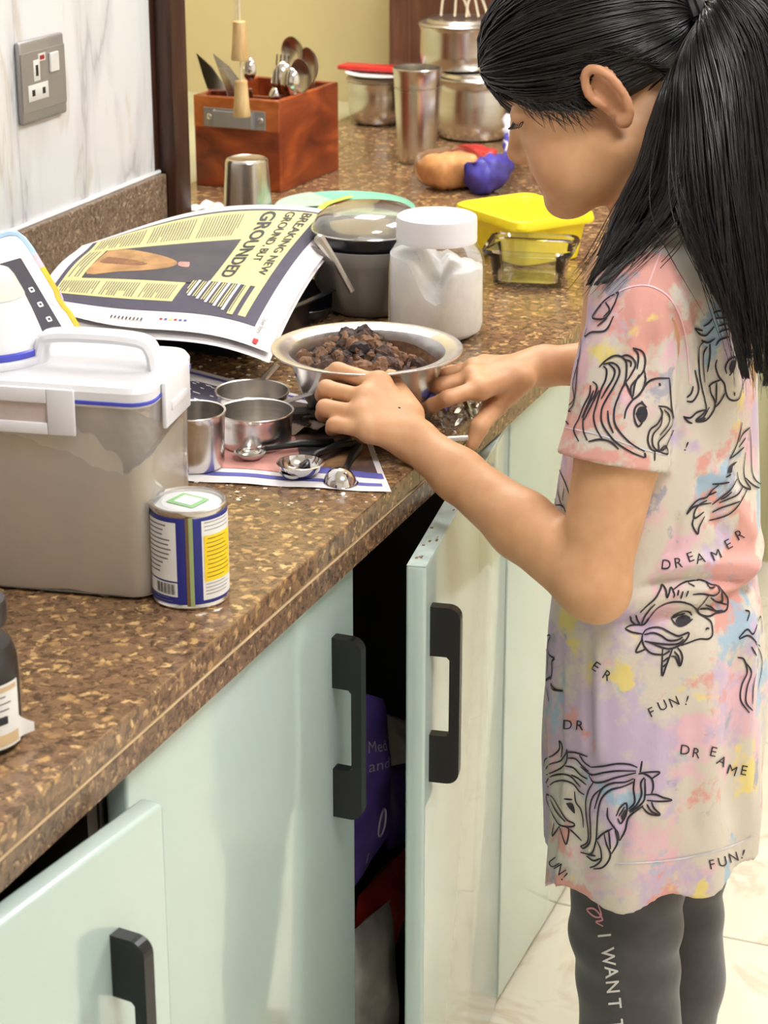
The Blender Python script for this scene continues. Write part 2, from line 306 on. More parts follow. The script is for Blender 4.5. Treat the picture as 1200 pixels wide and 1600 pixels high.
def text2d(s, bold=0.0):
    """flat letter outlines of height ~1 as (verts, faces, width)"""
    k = (s, bold)
    if k in _txt: return _txt[k]
    cu = bpy.data.curves.new('t', 'FONT'); cu.body = s; cu.size = 1.0; cu.offset = bold; cu.resolution_u = 3
    o = bpy.data.objects.new('t', cu); COL.objects.link(o); bpy.context.view_layer.update()
    dg = bpy.context.evaluated_depsgraph_get(); me = bpy.data.meshes.new_from_object(o.evaluated_get(dg))
    bm = bmesh.new(); bm.from_mesh(me); bmesh.ops.triangulate(bm, faces=bm.faces[:]); bmesh.ops.subdivide_edges(bm, edges=[e for e in bm.edges if e.calc_length() > .25], cuts=1); bmesh.ops.triangulate(bm, faces=bm.faces[:])
    bm.verts.index_update(); v = [(q.co.x, q.co.y) for q in bm.verts]; f = [tuple(x.index for x in p.verts) for p in bm.faces]; bm.free()
    bpy.data.objects.remove(o); bpy.data.curves.remove(cu); bpy.data.meshes.remove(me)
    wd = max(x for x, y in v) if v else .3
    _txt[k] = (v, f, wd); return _txt[k]
# ================================================================ the room
WX = -0.72                                   # tiled wall behind the worktop
PYE = 0.98                                   # where it ends at the dark post
XL, XR, YB, YF, HC = -1.45, 2.3, -2.8, 2.13, 2.6
fl = struct('floor', MB().box((XL-.1, YB-.1, -.05), (XR+.1, YF+.1, -.004)), 'grout')
TS = .60
tile_me = None
ty = -2.86
y0 = -.45-TS*4
for i in range(-1, 5):
    for j in range(0, 9):
        xa = -.16+i*TS; ya = y0+j*TS
        if xa > XR or ya > YF or xa+TS < -.3: continue
        if tile_me is None:
            o = obj('tile', MB().rbox((0, 0, -.012), (TS-.003, TS-.003, 0), .0012, 1), 'floor_tile', fl, smooth=False); tile_me = o.data
        else:
            o = bpy.data.objects.new('tile', tile_me); COL.objects.link(o); o.parent = fl
        o.location = (xa, ya, 0)
struct('ceiling', MB().box((XL-.1, YB-.1, HC), (XR+.1, YF+.1, HC+.08)), 'ceiling_white')
struct('wall_left', MB().box((WX-.15, YB, 0), (WX, PYE, HC)), 'marble', label='white marble wall with grey diagonal veins')
struct('wall_far', MB().box((XL-.1, YF, 0), (XR+.1, YF+.1, HC)), 'cream_wall', label='plain cream painted wall')
struct('wall_right', MB().box((XR, YB, 0), (XR+.1, YF, HC)), 'room_wall')
struct('wall_back', MB().box((XL-.1, YB-.1, 0), (XR+.1, YB, HC)), 'room_wall')
struct('wall_recess', MB().box((XL-.1, YB, 0), (XL, YF, HC)), 'cream_wall')
struct('trim_1', MB().rbox((-.742, PYE, ZC), (-.692, PYE+.05, HC), .004, 2), 'dark_wood', smooth=True, label='dark brown wooden post at the end of the marble wall')
struct('post_shade_strip', MB().box((-.752, PYE-.012, ZC), (-.742, PYE+.05, HC)).box((-.726, PYE-.012, ZC), (-.719, PYE, HC)), 'dark_wood', label='narrow dark strip put in for the shade beside the post')  # dark strips stand in for the shading on the post's left side
sp = struct('trim_3', MB().rbox((WX, YB, ZC), (WX+.014, PYE-.003, .936), .0015, 1), 'granite_splash', label='low granite splashback under the marble')
obj('sealant', MB().tube([(WX+.003, YB, .938), (WX+.003, PYE-.004, .938)], .0035, 6), 'white_plastic', sp)
struct('trim_4', MB().box((XL, PYE, ZC-.06), (-.8305, YF, ZC-.002)), 'cream_ledge', label='pale greenish painted ledge beyond the post')

# worktop of two glued slabs
wt = thing('worktop', 'long brown flecked granite worktop running along the marble wall', 'worktop', (-.36, 0, ZC))
def W(lo, hi): return tuple(np.array(lo)-np.array([-.36, 0, ZC])), tuple(np.array(hi)-np.array([-.36, 0, ZC]))
a, b = W((WX+.0005, YB, ZC-.0235), (0, YF-.001, ZC)); mbs = MB().rbox(a, b, .002, 2); a, b = W((-.83, PYE+.052, ZC-.0235), (WX, YF-.001, ZC)); mbs.box(a, b)
obj('upper_slab', mbs, 'granite', wt, smooth=False)
a, b = W((-.09, YB, ZC-.049), (.0005, YF-.001, ZC-.0245)); obj('lower_slab', MB().rbox(a, b, .0015, 1), 'granite_edge', wt, smooth=False)
a, b = W((-.0012, YB, ZC-.0245), (.0008, YF-.001, ZC-.0236)); obj('glue_line', MB().box(a, b), 'label_tan', wt, smooth=False)

# base cabinets with doors
ZT = .796; ZB = .012; DX = -.010             # door top, bottom, outer face
def handle_mb():
    # outline seen from the side: u away from the door, v along it
    H = .19; f = .052; D = .030; bt = .0105; r = .012
    def arc(cx, cy, r, a0, a1, n=5): return [(cx+r*math.cos(a0+(a1-a0)*k/n), cy+r*math.sin(a0+(a1-a0)*k/n)) for k in range(n+1)]
    p = [(0, 0)]+arc(D-r, r, r, -math.pi/2, 0)+arc(D-r, H-r, r, 0, math.pi/2)+[(0, H), (0, H-f)]+[(D-bt-.003, H-f), (D-bt, H-f-.003), (D-bt, f+.003), (D-bt-.003, f), (0, f)]
    bm = bmesh.new(); vs_ = [bm.verts.new((x, -.006, y)) for x, y in p]; fc = bm.faces.new(vs_)
    ex = bmesh.ops.extrude_face_region(bm, geom=[fc])
    for e in ex['geom']:
        if isinstance(e, bmesh.types.BMVert): e.co.y = .006
    bmesh.ops.recalc_face_normals(bm, faces=bm.faces[:])
    bmesh.ops.triangulate(bm, faces=[q for q in bm.faces if len(q.verts) > 4])
    bm.verts.index_update(); v = [tuple(q.co) for q in bm.verts]; f_ = [tuple(x.index for x in q.verts) for q in bm.faces]; bm.free()
    m = MB(); m.add(v, f_); return m
def cabinet(y0, y1, label, doors):
    t = thing('base_cabinet', label, 'cabinet', (-.36, (y0+y1)/2, 0)); L = np.array([-.36, (y0+y1)/2, 0])
    def bx(lo, hi): return tuple(np.array(lo)-L), tuple(np.array(hi)-L)
    m = MB()
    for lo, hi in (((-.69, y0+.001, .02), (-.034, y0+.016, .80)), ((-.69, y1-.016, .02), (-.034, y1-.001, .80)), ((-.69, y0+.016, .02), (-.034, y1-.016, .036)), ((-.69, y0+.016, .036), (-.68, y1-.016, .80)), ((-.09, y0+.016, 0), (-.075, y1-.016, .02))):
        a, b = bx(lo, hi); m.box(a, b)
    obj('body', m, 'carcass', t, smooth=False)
    for (d0, d1, hinge, ang, hy, hz, stained) in doors:
        wd = d1-d0; s = 1 if hinge == 'far' else -1
        # door local frame: origin on the hinge edge at the inner face, door runs along -s*Y
        m = MB(); ya, yb = (-wd, 0) if hinge == 'far' else (0, wd)
        m.rbox((0, ya+.0015, ZB), (.020, yb-.0015, ZT), .0035, 3)
        d = obj('door', m, 'mint', t); hp = np.array([DX-.020, d1 if hinge == 'far' else d0, 0])-L
        d.location = tuple(hp); d.rotation_euler = (0, 0, rad(ang)*s)
        if stained:
            for q in range(14): yq = ya+.02+(yb-ya-.06)*(RNG.random()**1.6); xq = .002+.014*RNG.random(); sq = .0012+.0026*RNG.random(); obj('paint_chip', MB().rbox((xq, yq, ZT-.0005), (xq+sq, yq+sq*(1+2*RNG.random()), ZT+.0009), .0002, 1), 'seam_brown', d, smooth=False)
            st = obj('worn_edge', MB().rbox((.0005, ya+.0025, ZT-.0008), (.0195, yb-.0025, ZT+.0006), .0005, 1), 'stained_top', d, label='top edge of the door with chipped brown stains')
        if hz:
            h = obj('handle', handle_mb(), 'black_metal', d, smooth=False, label='black bow handle'); h.location = (.020, (ya+hy) if hinge == 'far' else (yb-hy), hz-.19)
    return t
HZ = .735
hzc = PX(525, 990, -.01)[2]; print('handle top z', hzc, PX(525, 990, -.01)[1])
cabinet(-1.32, -.472, 'mint base cabinet nearest the camera with its far door ajar', [(-1.318, -.896, 'far', 0, 0, 0, False), (-.894, -.494, 'near', 7.2, .070, hzc-.018, False)])
cabinet(-.47, .468, 'mint double base cabinet with one door open on dark interior', [(-.468, -.004, 'near', 0, .052, hzc, False), (-.001, .466, 'far', 8.5, .028, hzc+.006, True)])
cabinet(.47, 1.296, 'mint base cabinet behind the girl in the tie-dye dress', [(.472, .882, 'near', 0, .052, hzc, False), (.884, 1.294, 'far', 0, .052, hzc, False)])
cabinet(1.298, 2.12, 'farthest mint base cabinet, beyond the girl', [(1.300, 1.708, 'near', 0, .052, hzc, False), (1.710, 2.118, 'far', 0, .052, hzc, False)])

# tall dark cupboard standing on the worktop at the far wall
cx0 = PY(601, 60, 1.985)[0]
cb = thing('wooden_cupboard', 'dark brown wooden cupboard standing at the far cream wall', 'cupboard', (cx0+.38, 2.05, ZC))
obj('body', MB().rbox((-.38, -.045, .001), (.38, .078, 1.2), .003, 1), 'cupboard_wood', cb, smooth=False)
for k, xa in enumerate((-.372, .004)): obj('door', MB().rbox((xa, -.064, .02), (xa+.368, -.046, 1.19), .003, 1), 'cupboard_wood', cb, smooth=False)
# ceiling lamps, deepened to light the ceiling; far one added to brighten far wall
for k, (x, y, lb) in enumerate(((.95, -.70, 'square ceiling light panel nearer the camera'), (.85, .95, 'square ceiling light panel above the girl'), (-.55, 1.45, 'added square light panel brightening the wall beyond the worktop'))):
    t = thing('ceiling_light', lb, 'ceiling light', (x, y, HC), group=None)
    obj('frame', MB().box((-.31, -.31, -.012), (.31, .31, -.0005)), 'white_plastic', t, smooth=False)
    obj('diffuser', MB().rbox((-.30, -.30, -.085), (.30, .30, -.0125), .012, 2), 'lamp_glow', t, smooth=False)

# wall socket
def socket():
    pts = [PX(x, y, WX+.004) for x, y in ((24, 66), (95, 50), (100, 176), (32, 197))]
    cen = sum(pts)/4; wd = .5*((pts[1]-pts[0])[1]+(pts[2]-pts[3])[1]); ht = .5*((pts[0]-pts[3])[2]+(pts[1]-pts[2])[2]); print('socket', cen, wd, ht)
    t = thing('wall_socket', 'brushed steel switched wall socket on the marble wall', 'socket', (WX, cen[1], cen[2]))
    w2, h2 = wd/2, ht/2
    obj('plate', MB().rbox((.0005, -w2, -h2), (.009, w2, h2), .004, 3), 'steel_plate', t)
    obj('plate_band', MB().rbox((.0088, -w2*.98, -h2*.72), (.0098, w2*.98, h2*.72), .0004, 1), 'steel_plate', t)
    def q(px, py): p = PX(px, py, WX+.009); return p[1]-cen[1], p[2]-cen[2]
    a = q(82, 96); sw = obj('rocker_switch', MB().rbox((.0095, a[0]-.011, a[1]-.0125), (.013, a[0]+.011, a[1]+.0125), .001, 1, TR()), 'socket_white', t)
    a = q(64, 89); nn = obj('indicator', MB().rbox((.0095, a[0]-.009, a[1]-.005), (.0105, a[0]+.009, a[1]+.005), .0005, 1), 'socket_white', t); obj('neon', MB().box((.0103, a[0]-.005, a[1]-.0025), (.0112, a[0]+.005, a[1]+.0025)), 'neon_red', nn, smooth=False)
    a = q(56, 110); e = obj('earth_inlet', MB().rbox((.0095, a[0]-.008, a[1]-.0135), (.0108, a[0]+.008, a[1]+.0135), .0012, 2), 'socket_white', t); obj('slot', MB().box((.0105, a[0]-.003, a[1]-.007), (.0111, a[0]+.003, a[1]+.007)), 'hole', e, smooth=False)
    a = q(59, 143); e = obj('pin_inlet', MB().rbox((.0095, a[0]-.025, a[1]-.0105), (.0108, a[0]+.025, a[1]+.0105), .0012, 2), 'socket_white', t)
    for s in (-1, 1): obj('slot', MB().box((.0105, a[0]+s*.013-.0035, a[1]-.004), (.0111, a[0]+s*.013+.0035, a[1]+.004)), 'hole', e, smooth=False)
socket()
# ================================================================ things on the worktop
def mpp(p): return ((np.asarray(p)-CAM)@C_F)/3300.0      # metres per photo pixel at a point
def arcpatch(r, a0, a1, z0, z1, n=10): # strip on a cylinder of radius r
    return lambda u, v: (r*math.cos(a0+(a1-a0)*u), r*math.sin(a0+(a1-a0)*u), z0+(z1-z0)*v)
def facing(p): return math.atan2(CAM[1]-p[1], CAM[0]-p[0])
def wallprof(r0, r1, h, t=.0015, lip=.0012, floor=.002, bulge=0):
    """open vessel: outer wall up, rolled lip, inner wall down"""
    o = [(r0*.82, 0), (r0*.96, .0012), (r0, .005)]
    for k in range(1, 6):
        s = k/6; o.append((r0+(r1-r0)*s+bulge*math.sin(math.pi*s), .005+(h-.005)*s))
    o += [(r1+lip*.5, h-lip), (r1+lip, h-lip*.3), (r1+lip*.6, h+lip*.4), (r1-t, h)]
    i = [(max(.001, r-t), z) for r, z in reversed(o[2:8])]
    return o+i+[(r0*.8, floor+.002), (.001, floor+.001)]

# --- baking powder tin
def can():
    c = PZ(299, 931); a = facing(c); R = .0325; H = .0885
    t = thing('baking_tin', 'small blue and yellow labelled tin beside the flour container', 'tin', c, 0)
    obj('body', MB().lathe([(R-.003, 0), (R, .001), (R+.0008, .0025), (R, .004), (R-.0004, .005), (R-.0004, H-.006), (R, H-.005), (R+.0008, H-.003), (R+.0004, H-.0008), (R-.001, H), (R-.003, H-.001), (R-.0035, H-.004), (.001, H-.004)], 40, cap1=False), 'steel', t)
    obj('label_sleeve', MB().lathe([(R-.0002, .005), (R+.0002, .0055), (R+.0002, H-.0065), (R-.0002, H-.006)], 40, cap0=False, cap1=False), 'navy', t)
    lid = obj('lid', MB().lathe([(R-.0035, H-.0035), (R-.008, H-.0032), (R-.010, H-.0018), (.001, H-.0018)], 36, cap0=False, cap1=False), 'white_grey', t)
    st = obj('sticker', MB().add([(-.016, -.010, H-.0012), (.012, -.016, H-.0012), (.016, .009, H-.0012), (-.012, .015, H-.0012)], [(0, 1, 2, 3)]), 'sticker_green', lid, smooth=False)
    obj('sticker_face', MB().add([(-.010, -.007, H-.0008), (.008, -.011, H-.0008), (.011, .006, H-.0008), (-.008, .010, H-.0008)], [(0, 1, 2, 3)]), 'label_white', lid, smooth=False)
    def patch(name, m, d0, d1, z0, z1, lift=.0006, par=None):
        return obj(name, MB().grid(arcpatch(R+lift, a+rad(d0), a+rad(d1), z0, z1), 12, 1), m, par or t)
    # seen from the tin outwards, angles grow towards the right of the photo
    seam = patch('seam', 'seam_brown', -6, -1, .004, H-.005); patch('seam_stripe', 'seam_green', -1, 5, .004, H-.005)
    wl = patch('text_panel', 'label_white', -86, -20, .026, H-.010); patch('barcode_panel', 'label_white', -82, -20, .012, .0245)
    for k in range(16): patch('barcode_bar', 'ink', -58+k*2.2, -58+k*2.2+(1.2 if k % 3 else .6), .014, .0235, .0009, wl)
    for k in range(11): patch('text_line', 'ink_grey', -80+RNG.random()*6, -26-RNG.random()*26, .0745-k*.0042, .0752-k*.0042+.0006, .0009, wl)
    for k in range(3): patch('text_line', 'ink_blue', -76, -26-RNG.random()*14, .0105-k*.0028, .0108-k*.0028, .0009, wl)
    wr = patch('recipe_panel', 'label_white', 18, 84, .0085, H-.009)
    yl = patch('yellow_panel', 'label_yellow', 21, 78, .025, .066, .0009)
    for k in range(10): patch('text_line', 'ink', 24+RNG.random()*3, 72-RNG.random()*16, .063-k*.0038, .0635-k*.0038, .0012, yl)
    for k in range(3): patch('text_line', 'ink_grey', 22, 76-RNG.random()*10, .0775-k*.0034, .078-k*.0034, .0009, wr)
    for k in range(4): patch('text_line', 'ink_grey', 22, 76-RNG.random()*20, .0225-k*.003, .023-k*.003, .0009, wr)
can()

# --- big flour container
def rrect(hx, hy, r, n=5):
    p = []
    for cx, cy, a0 in ((hx-r, hy-r, 0), (-hx+r, hy-r, 90), (-hx+r, -hy+r, 180), (hx-r, -hy+r, 270)):
        for k in range(n+1): a = rad(a0+90*k/n); p.append((cx+r*math.cos(a), cy+r*math.sin(a)))
    return p
def loftrr(rings, M=None, caps=(True, True), n=5):
    """rings: (hx, hy, r, z)"""
    m = MB(); v = []; f = []; k = 4*(n+1)
    for hx, hy, r, z in rings: v += [(x, y, z) for x, y in rrect(hx, hy, r, n)]
    for i in range(len(rings)-1):
        for j in range(k): a = i*k+j; b = i*k+(j+1) % k; f.append((a, b, b+k, a+k))
    if caps[0]: f.append(tuple(reversed(range(k))))
    if caps[1]: f.append(tuple((len(rings)-1)*k+j for j in range(k)))
    m.add(v, f, M); return m
def flour_box():
    cr = PZ(232, 941); rz = rad(9.3)
    hx, hy, H = .135, .062, .178
    ex = np.array([math.cos(rz), math.sin(rz), 0]); ey = np.array([-math.sin(rz), math.cos(rz), 0])
    c = cr - ex*(hx-.006) + ey*(hy-.004); print('flour box', c)
    t = thing('flour_container', 'large clear plastic flour container with white clip lid', 'container', c, rz)
    rr = .018
    wall = [(hx-.012, hy-.012, rr, 0), (hx-.004, hy-.004, rr, .003), (hx-.001, hy-.001, rr, .012), (hx, hy, rr, H*.6), (hx+.002, hy+.002, rr, H)]
    body = loftrr(wall, caps=(True, False))
    # two soft vertical dents pressed into the long front side
    for i, (x, y, z) in enumerate(body.v):
        if y < -hy*.6:
            d = .0045*math.exp(-((x-.055)/.016)**2); body.v[i] = (x, y+d, z)
    obj('tub', body, 'clear_plastic', t)
    # flour: solid filling with a slumped, uneven top
    def top(x, y):
        s = (x+hx)/(2*hx)
        base = .152 if x < .0 else .152-.034*min(1, (x/.112))**1.1
        base += .0015*math.sin(x*150+y*40) + .004*(y/hy) + (.012*min(1, max(0, (x-.116)/.012)))
        return base+.0012*math.sin(x*430)*math.sin(y*310)
    nx, ny = 70, 30; ix, iy = hx-.004, hy-.004; m = MB(); v = []; f = []
    def clampr(x, y):
        r = rr-.002; qx = abs(x)-(ix-r); qy = abs(y)-(iy-r)
        if qx > 0 and qy > 0:
            l = math.hypot(qx, qy)
            if l > r: qx, qy = qx*r/l, qy*r/l; x = math.copysign(ix-r+qx, x); y = math.copysign(iy-r+qy, y)
        return x, y
    for j in range(ny+1):
        for i in range(nx+1):
            x, y = clampr(-ix+2*ix*i/nx, -iy+2*iy*j/ny); v.append((x, y, top(x, y)))
    for j in range(ny):
        for i in range(nx): f.append((j*(nx+1)+i, j*(nx+1)+i+1, (j+1)*(nx+1)+i+1, (j+1)*(nx+1)+i))
    ring = [i for i in range(nx+1)]+[j*(nx+1)+nx for j in range(1, ny+1)]+[ny*(nx+1)+i for i in range(nx-1, -1, -1)]+[j*(nx+1) for j in range(ny-1, 0, -1)]
    b0 = len(v)
    for i in ring: v.append((v[i][0]*.995, v[i][1]*.995, .004))
    L = len(ring)
    for k in range(L): f.append((ring[k], ring[(k+1) % L], b0+(k+1) % L, b0+k))
    f.append(tuple(b0+k for k in range(L))); m.add(v, f)
    for i, (x, y, z) in enumerate(m.v):
        if y < -hy*.6: m.v[i] = (x, y+.0045*math.exp(-((x-.055)/.016)**2), z)
    obj('flour', m, 'flour', t)
    rs = lambda x: max(.003, .004+.026*min(1, max(0, (x-.0)/.06))*(1-.75*min(1, max(0, (x-.085)/.02)))+.004*math.sin(x*140)+.003*math.sin(x*310))
    obj('flour_residue', MB().grid(lambda u, v: ((lambda x: (x, -iy-.0008+.0045*math.exp(-((x-.055)/.016)**2), top(x, -iy)-.002+v*rs(x)))(-.11+.222*u)), 70, 2), 'residue', t)
    # lid
    lid = obj('lid', loftrr([(hx+.001, hy+.001, rr, H-.006), (hx+.0035, hy+.0035, rr+.002, H-.004), (hx+.004, hy+.004, rr+.002, H+.008), (hx+.001, hy+.001, rr, H+.0125), (hx-.010, hy-.010, rr-.006, H+.013), (hx-.014, hy-.014, rr-.008, H+.0105), (.01, .01, .004, H+.0105)]), 'white_plastic', t)
    obj('gasket', loftrr([(hx+.0036, hy+.0036, rr+.002, H-.0028), (hx+.0046, hy+.0046, rr+.0025, H-.002), (hx+.0046, hy+.0046, rr+.0025, H+.0002), (hx+.0036, hy+.0036, rr+.002, H+.0008)], caps=(False, False)), 'blue_seal', lid)
    # front clip with a slot, end clip
    def clip(x0, x1, z0, z1, s0, s1, y, name='clip'):
        m = MB(); d = .004
        for lo, hi in (((x0, y-d, z0), (s0, y, z1)), ((s1, y-d, z0), (x1, y, z1)), ((s0, y-d, z0), (s1, y, z0+.010)), ((s0, y-d, z1-.013), (s1, y, z1))): m.rbox(lo, hi, .0014, 2)
        o_ = obj(name, m, 'white_plastic', lid); obj('clip_slot', MB().box((s0, y-d*.3, z0+.009), (s1, y, z1-.012)), 'slot_tint', lid, smooth=False); return o_
    clip(-.075, .076, H-.030, H+.010, -.055, .052, -hy-.0042)
    m = MB()
    for lo, hi in (((hx+.0044, -.034, H-.030), (hx+.0085, .034, H+.010)), ((hx+.0080, -.020, H-.018), (hx+.0098, .020, H-.010))): m.rbox(lo, hi, .0014, 2)
    obj('clip', m, 'white_plastic', lid)
    # carry handle: a flat arch
    pts = catmull([(.008, 0, H+.010), (.011, 0, H+.026), (.020, 0, H+.034), (.060, 0, H+.036), (.098, 0, H+.034), (.108, 0, H+.026), (.111, 0, H+.010)], 24)
    m = MB(); 
    for s in (-1, 1): pass
    m.tube([tuple(p) for p in pts], .0062, 10); m.v = [(x+.012, y*2.0+.004, z) for x, y, z in m.v]
    obj('carry_handle', m, 'white_plastic', lid)
    M = TR(c, rz=rz); return M, H
MFB, HFB = flour_box()
# --- white measuring cup upside down on the lid
def upturned_cup():
    z = ZC+HFB+.0106; c = PZ(-15, 556, z); s = mpp(c); print('cup', c, s)
    t = thing('measuring_beaker', 'white plastic beaker with blue rim upside down on the flour container', 'beaker', c)
    R = 88*s
    prof = [(R*1.06, 0), (R*1.08, .002), (R*1.08, .006), (R*1.02, .0072)]
    obj('rim_flange', MB().lathe(prof+[(.001, .0072)], 40), 'white_plastic', t)
    obj('blue_band', MB().lathe([(R*1.0, .0071), (R*1.035, .008), (R*1.035, .0125), (R*.99, .0135)], 40, cap0=False, cap1=False), 'blue_seal', t)
    obj('cup_body', MB().lathe([(R*.99, .0072), (R*.97, .014), (R*.90, .024), (R*.78, .040), (R*.66, .054), (R*.56, .064), (R*.50, .070), (R*.42, .075), (R*.30, .077), (.001, .077)], 40, cap1=False), 'white_plastic', t)
    obj('milky_band', MB().lathe([(R*.672, .0545), (R*.572, .0645), (R*.512, .0705), (R*.43, .0756), (R*.31, .0776), (.001, .0776)], 40, cap0=False, cap1=False), 'milky', t)
upturned_cup()
# --- tablet leaning on its stand
def tablet():
    _az = rad(-12); nrm = np.array([math.cos(_az), math.sin(_az), 0]); d = np.array([nrm[1], -nrm[0], 0]); le = rad(38)
    upv = -nrm*math.sin(le)+np.array([0, 0, math.cos(le)]); n3 = nrm*math.cos(le)+np.array([0, 0, math.sin(le)])
    Hh, Ww = .200, .260
    B = PZ(172, 598, ZC+.010); top = B+upv*Hh; print('tablet', B, proj(B), proj(top))
    t = thing('tablet', 'tablet in a pastel rainbow case leaning behind the flour container', 'tablet', (B[0], B[1], ZC))
    M = Matrix(((d[0], upv[0], n3[0], B[0]), (d[1], upv[1], n3[1], B[1]), (d[2], upv[2], n3[2], B[2]), (0, 0, 0, 1)))
    # local: u along d from right edge, v up, w out of the screen
    def rr_ring(x0, x1, y0, y1, r, z): return [(x+(x0+x1)/2, y+(y0+y1)/2, z) for x, y in rrect((x1-x0)/2, (y1-y0)/2, r)]
    def slab(name, m, x0, x1, y0, y1, z0, z1, r, par=t):
        b = MB(); A = rr_ring(x0, x1, y0, y1, r, z0); A2 = rr_ring(x0, x1, y0, y1, r, z1); k = len(A)
        b.add(A+A2, [tuple(reversed(range(k))), tuple(range(k, 2*k))]+[(i, (i+1) % k, k+(i+1) % k, k+i) for i in range(k)], M); return obj(name, b, m, par, world=True)
    slab('back_shell', 'case_blue', 0, Ww, 0, Hh, -.010, -.004, .016)
    slab('bezel', 'bezel', .004, Ww-.004, .004, Hh-.004, -.004, .0008, .012)
    scr = slab('screen', 'screen_white', .022, Ww-.022, .010, Hh-.010, .0008, .0012, .003)
    slab('video_pane', 'screen_dark', .0225, .150, .0105, Hh*.84, .0012, .0015, .002, scr)
    slab('home_button', 'white_grey', .0085, .0185, Hh*.52, Hh*.52+.010, .0008, .0014, .0049)
    # soft edge guard in colour bands, following the outline
    def band(name, m, pts):
        P = [tuple(M @ Vector((u, v, -.002))) for u, v in pts]; return obj(name, MB().tube(P, .0052, 8), m, t, world=True)
    band('guard_band', 'case_blue', [(Ww, Hh), (.10, Hh), (.020, Hh), (.008, Hh-.003), (.002, Hh-.012), (0, Hh-.025), (0, Hh*.84)]); band('guard_band', 'case_pink', [(0, Hh*.84), (0, Hh*.75)])
    band('guard_band', 'case_yellow', [(0, Hh*.75), (0, Hh*.60), (.003, Hh*.56), (.003, Hh*.50), (0, Hh*.46), (0, Hh*.30)]); band('guard_band', 'case_blue', [(0, Hh*.30), (0, .02), (.004, .004), (.02, 0), (Ww, 0)])
    # icons on the screen: small pale strokes
    for k in range(5):
        v0 = Hh*.25+k*Hh*.095
        slab('icon', 'screen_white', .030, .0375, v0, v0+.0062, .0015, .0017, .0015, scr)
        slab('icon', 'screen_dark', .032, .0355, v0+.0018, v0+.0044, .0017, .0019, .001, scr)
    # ring grip on the back
    m = MB(); m.tube([tuple(M @ Vector((-.007+.011*math.cos(a), Hh*.60+.013*math.sin(a), -.015))) for a in np.linspace(0, 2*math.pi, 25)], .0030, 8); obj('ring_grip', m, 'lilac', t, world=True)
    m = MB(); P0 = M @ Vector((.08, Hh*.5, -.011)); P1 = Vector((P0.x-nrm[0]*.05, P0.y-nrm[1]*.05, ZC+.001)); m.tube([P0, P1], .004, 8); P0 = M @ Vector((.16, Hh*.5, -.011)); P1 = Vector((P0.x-nrm[0]*.05, P0.y-nrm[1]*.05, ZC+.001)); m.tube([P0, P1], .004, 8); obj('stand_leg', m, 'case_blue', t, world=True)
tablet()
# --- narrow upright carton behind the container
def carton():
    b = PZ(286, 752); t = thing('narrow_carton', 'narrow upright grey carton wedged behind the flour container', 'carton', b, rad(4))
    h = .126; obj('board', MB().rbox((-.034, .0, 0), (-.0015, .016, h), .002, 2), 'carton', t)
    m = MB()
    for k in range(26):
        z = .002+k*.0046; m.add([(-.0016, -.0008, z), (.0006, -.0008, z+.003), (.0006, -.0008, z+.0052), (-.0016, -.0008, z+.0024)], [(0, 1, 2, 3)])
    obj('edge_strip', MB().rbox((-.0016, -.0006, .001), (.0006, .010, h-.012), .0004, 1), 'carton_red', t); obj('edge_hatching', m, 'label_white', t, smooth=False)
carton()
# --- dark jar at the left edge
def dark_jar():
    c = PZ(-34, 1158); s = mpp(c); R = 72*s; a = facing(c); H = .108; print('dark jar R', R)
    t = thing('dark_jar', 'glass jar of dark sauce with white label at the near worktop edge', 'jar', c)
    prof = [(R*.9, 0), (R, .004), (R, .062), (R*.98, .070), (R*.86, .081), (R*.74, .087), (R*.72, .097)]
    obj('glass', MB().lathe(prof, 36, cap1=False), 'jar_glass', t); obj('sauce', MB().lathe([(R*.88, .002), (R*.965, .005), (R*.965, .062), (R*.95, .069), (R*.83, .079), (.001, .080)], 36, cap1=False), 'jar_dark', t)
    obj('lid', MB().lathe([(R*.70, .094), (R*.78, .095), (R*.80, .098), (R*.80, .110), (R*.77, .113), (.001, .113)], 36, cap1=False), 'jar_dark', t)
    lb = obj('label', MB().grid(arcpatch(R*1.012, a-rad(95), a+rad(62), .006, .056), 24, 1), 'label_white', t)
    obj('label_corner', MB().grid(lambda u, v: ((R*(1.012+.22*u*u))*math.cos(a+rad(62+18*u)), (R*(1.012+.22*u*u))*math.sin(a+rad(62+18*u)), .008+.018*v*(1-u*.6)), 6, 2), 'label_white', lb)
    obj('label_stripe', MB().grid(arcpatch(R*1.02, a+rad(8), a+rad(58), .008, .017), 10, 1), 'label_tan', lb); obj('label_stripe', MB().grid(arcpatch(R*1.02, a-rad(60), a+rad(58), .050, .054), 10, 1), 'label_tan', lb)
    for k in range(8): obj('text_line', MB().grid(arcpatch(R*1.02, a-rad(50), a+rad(2+8*RNG.random()), .046-k*.0042, .0465-k*.0042), 8, 1), 'ink_grey', lb)
    for k in range(4): obj('text_line', MB().grid(arcpatch(R*1.02, a+rad(18), a+rad(48-12*RNG.random()), .046-k*.0052, .047-k*.0052), 8, 1), 'ink_grey', lb)
    obj('label_mark', MB().grid(arcpatch(R*1.022, a+rad(26), a+rad(40), .025, .031), 4, 1), 'ink', lb)
dark_jar()

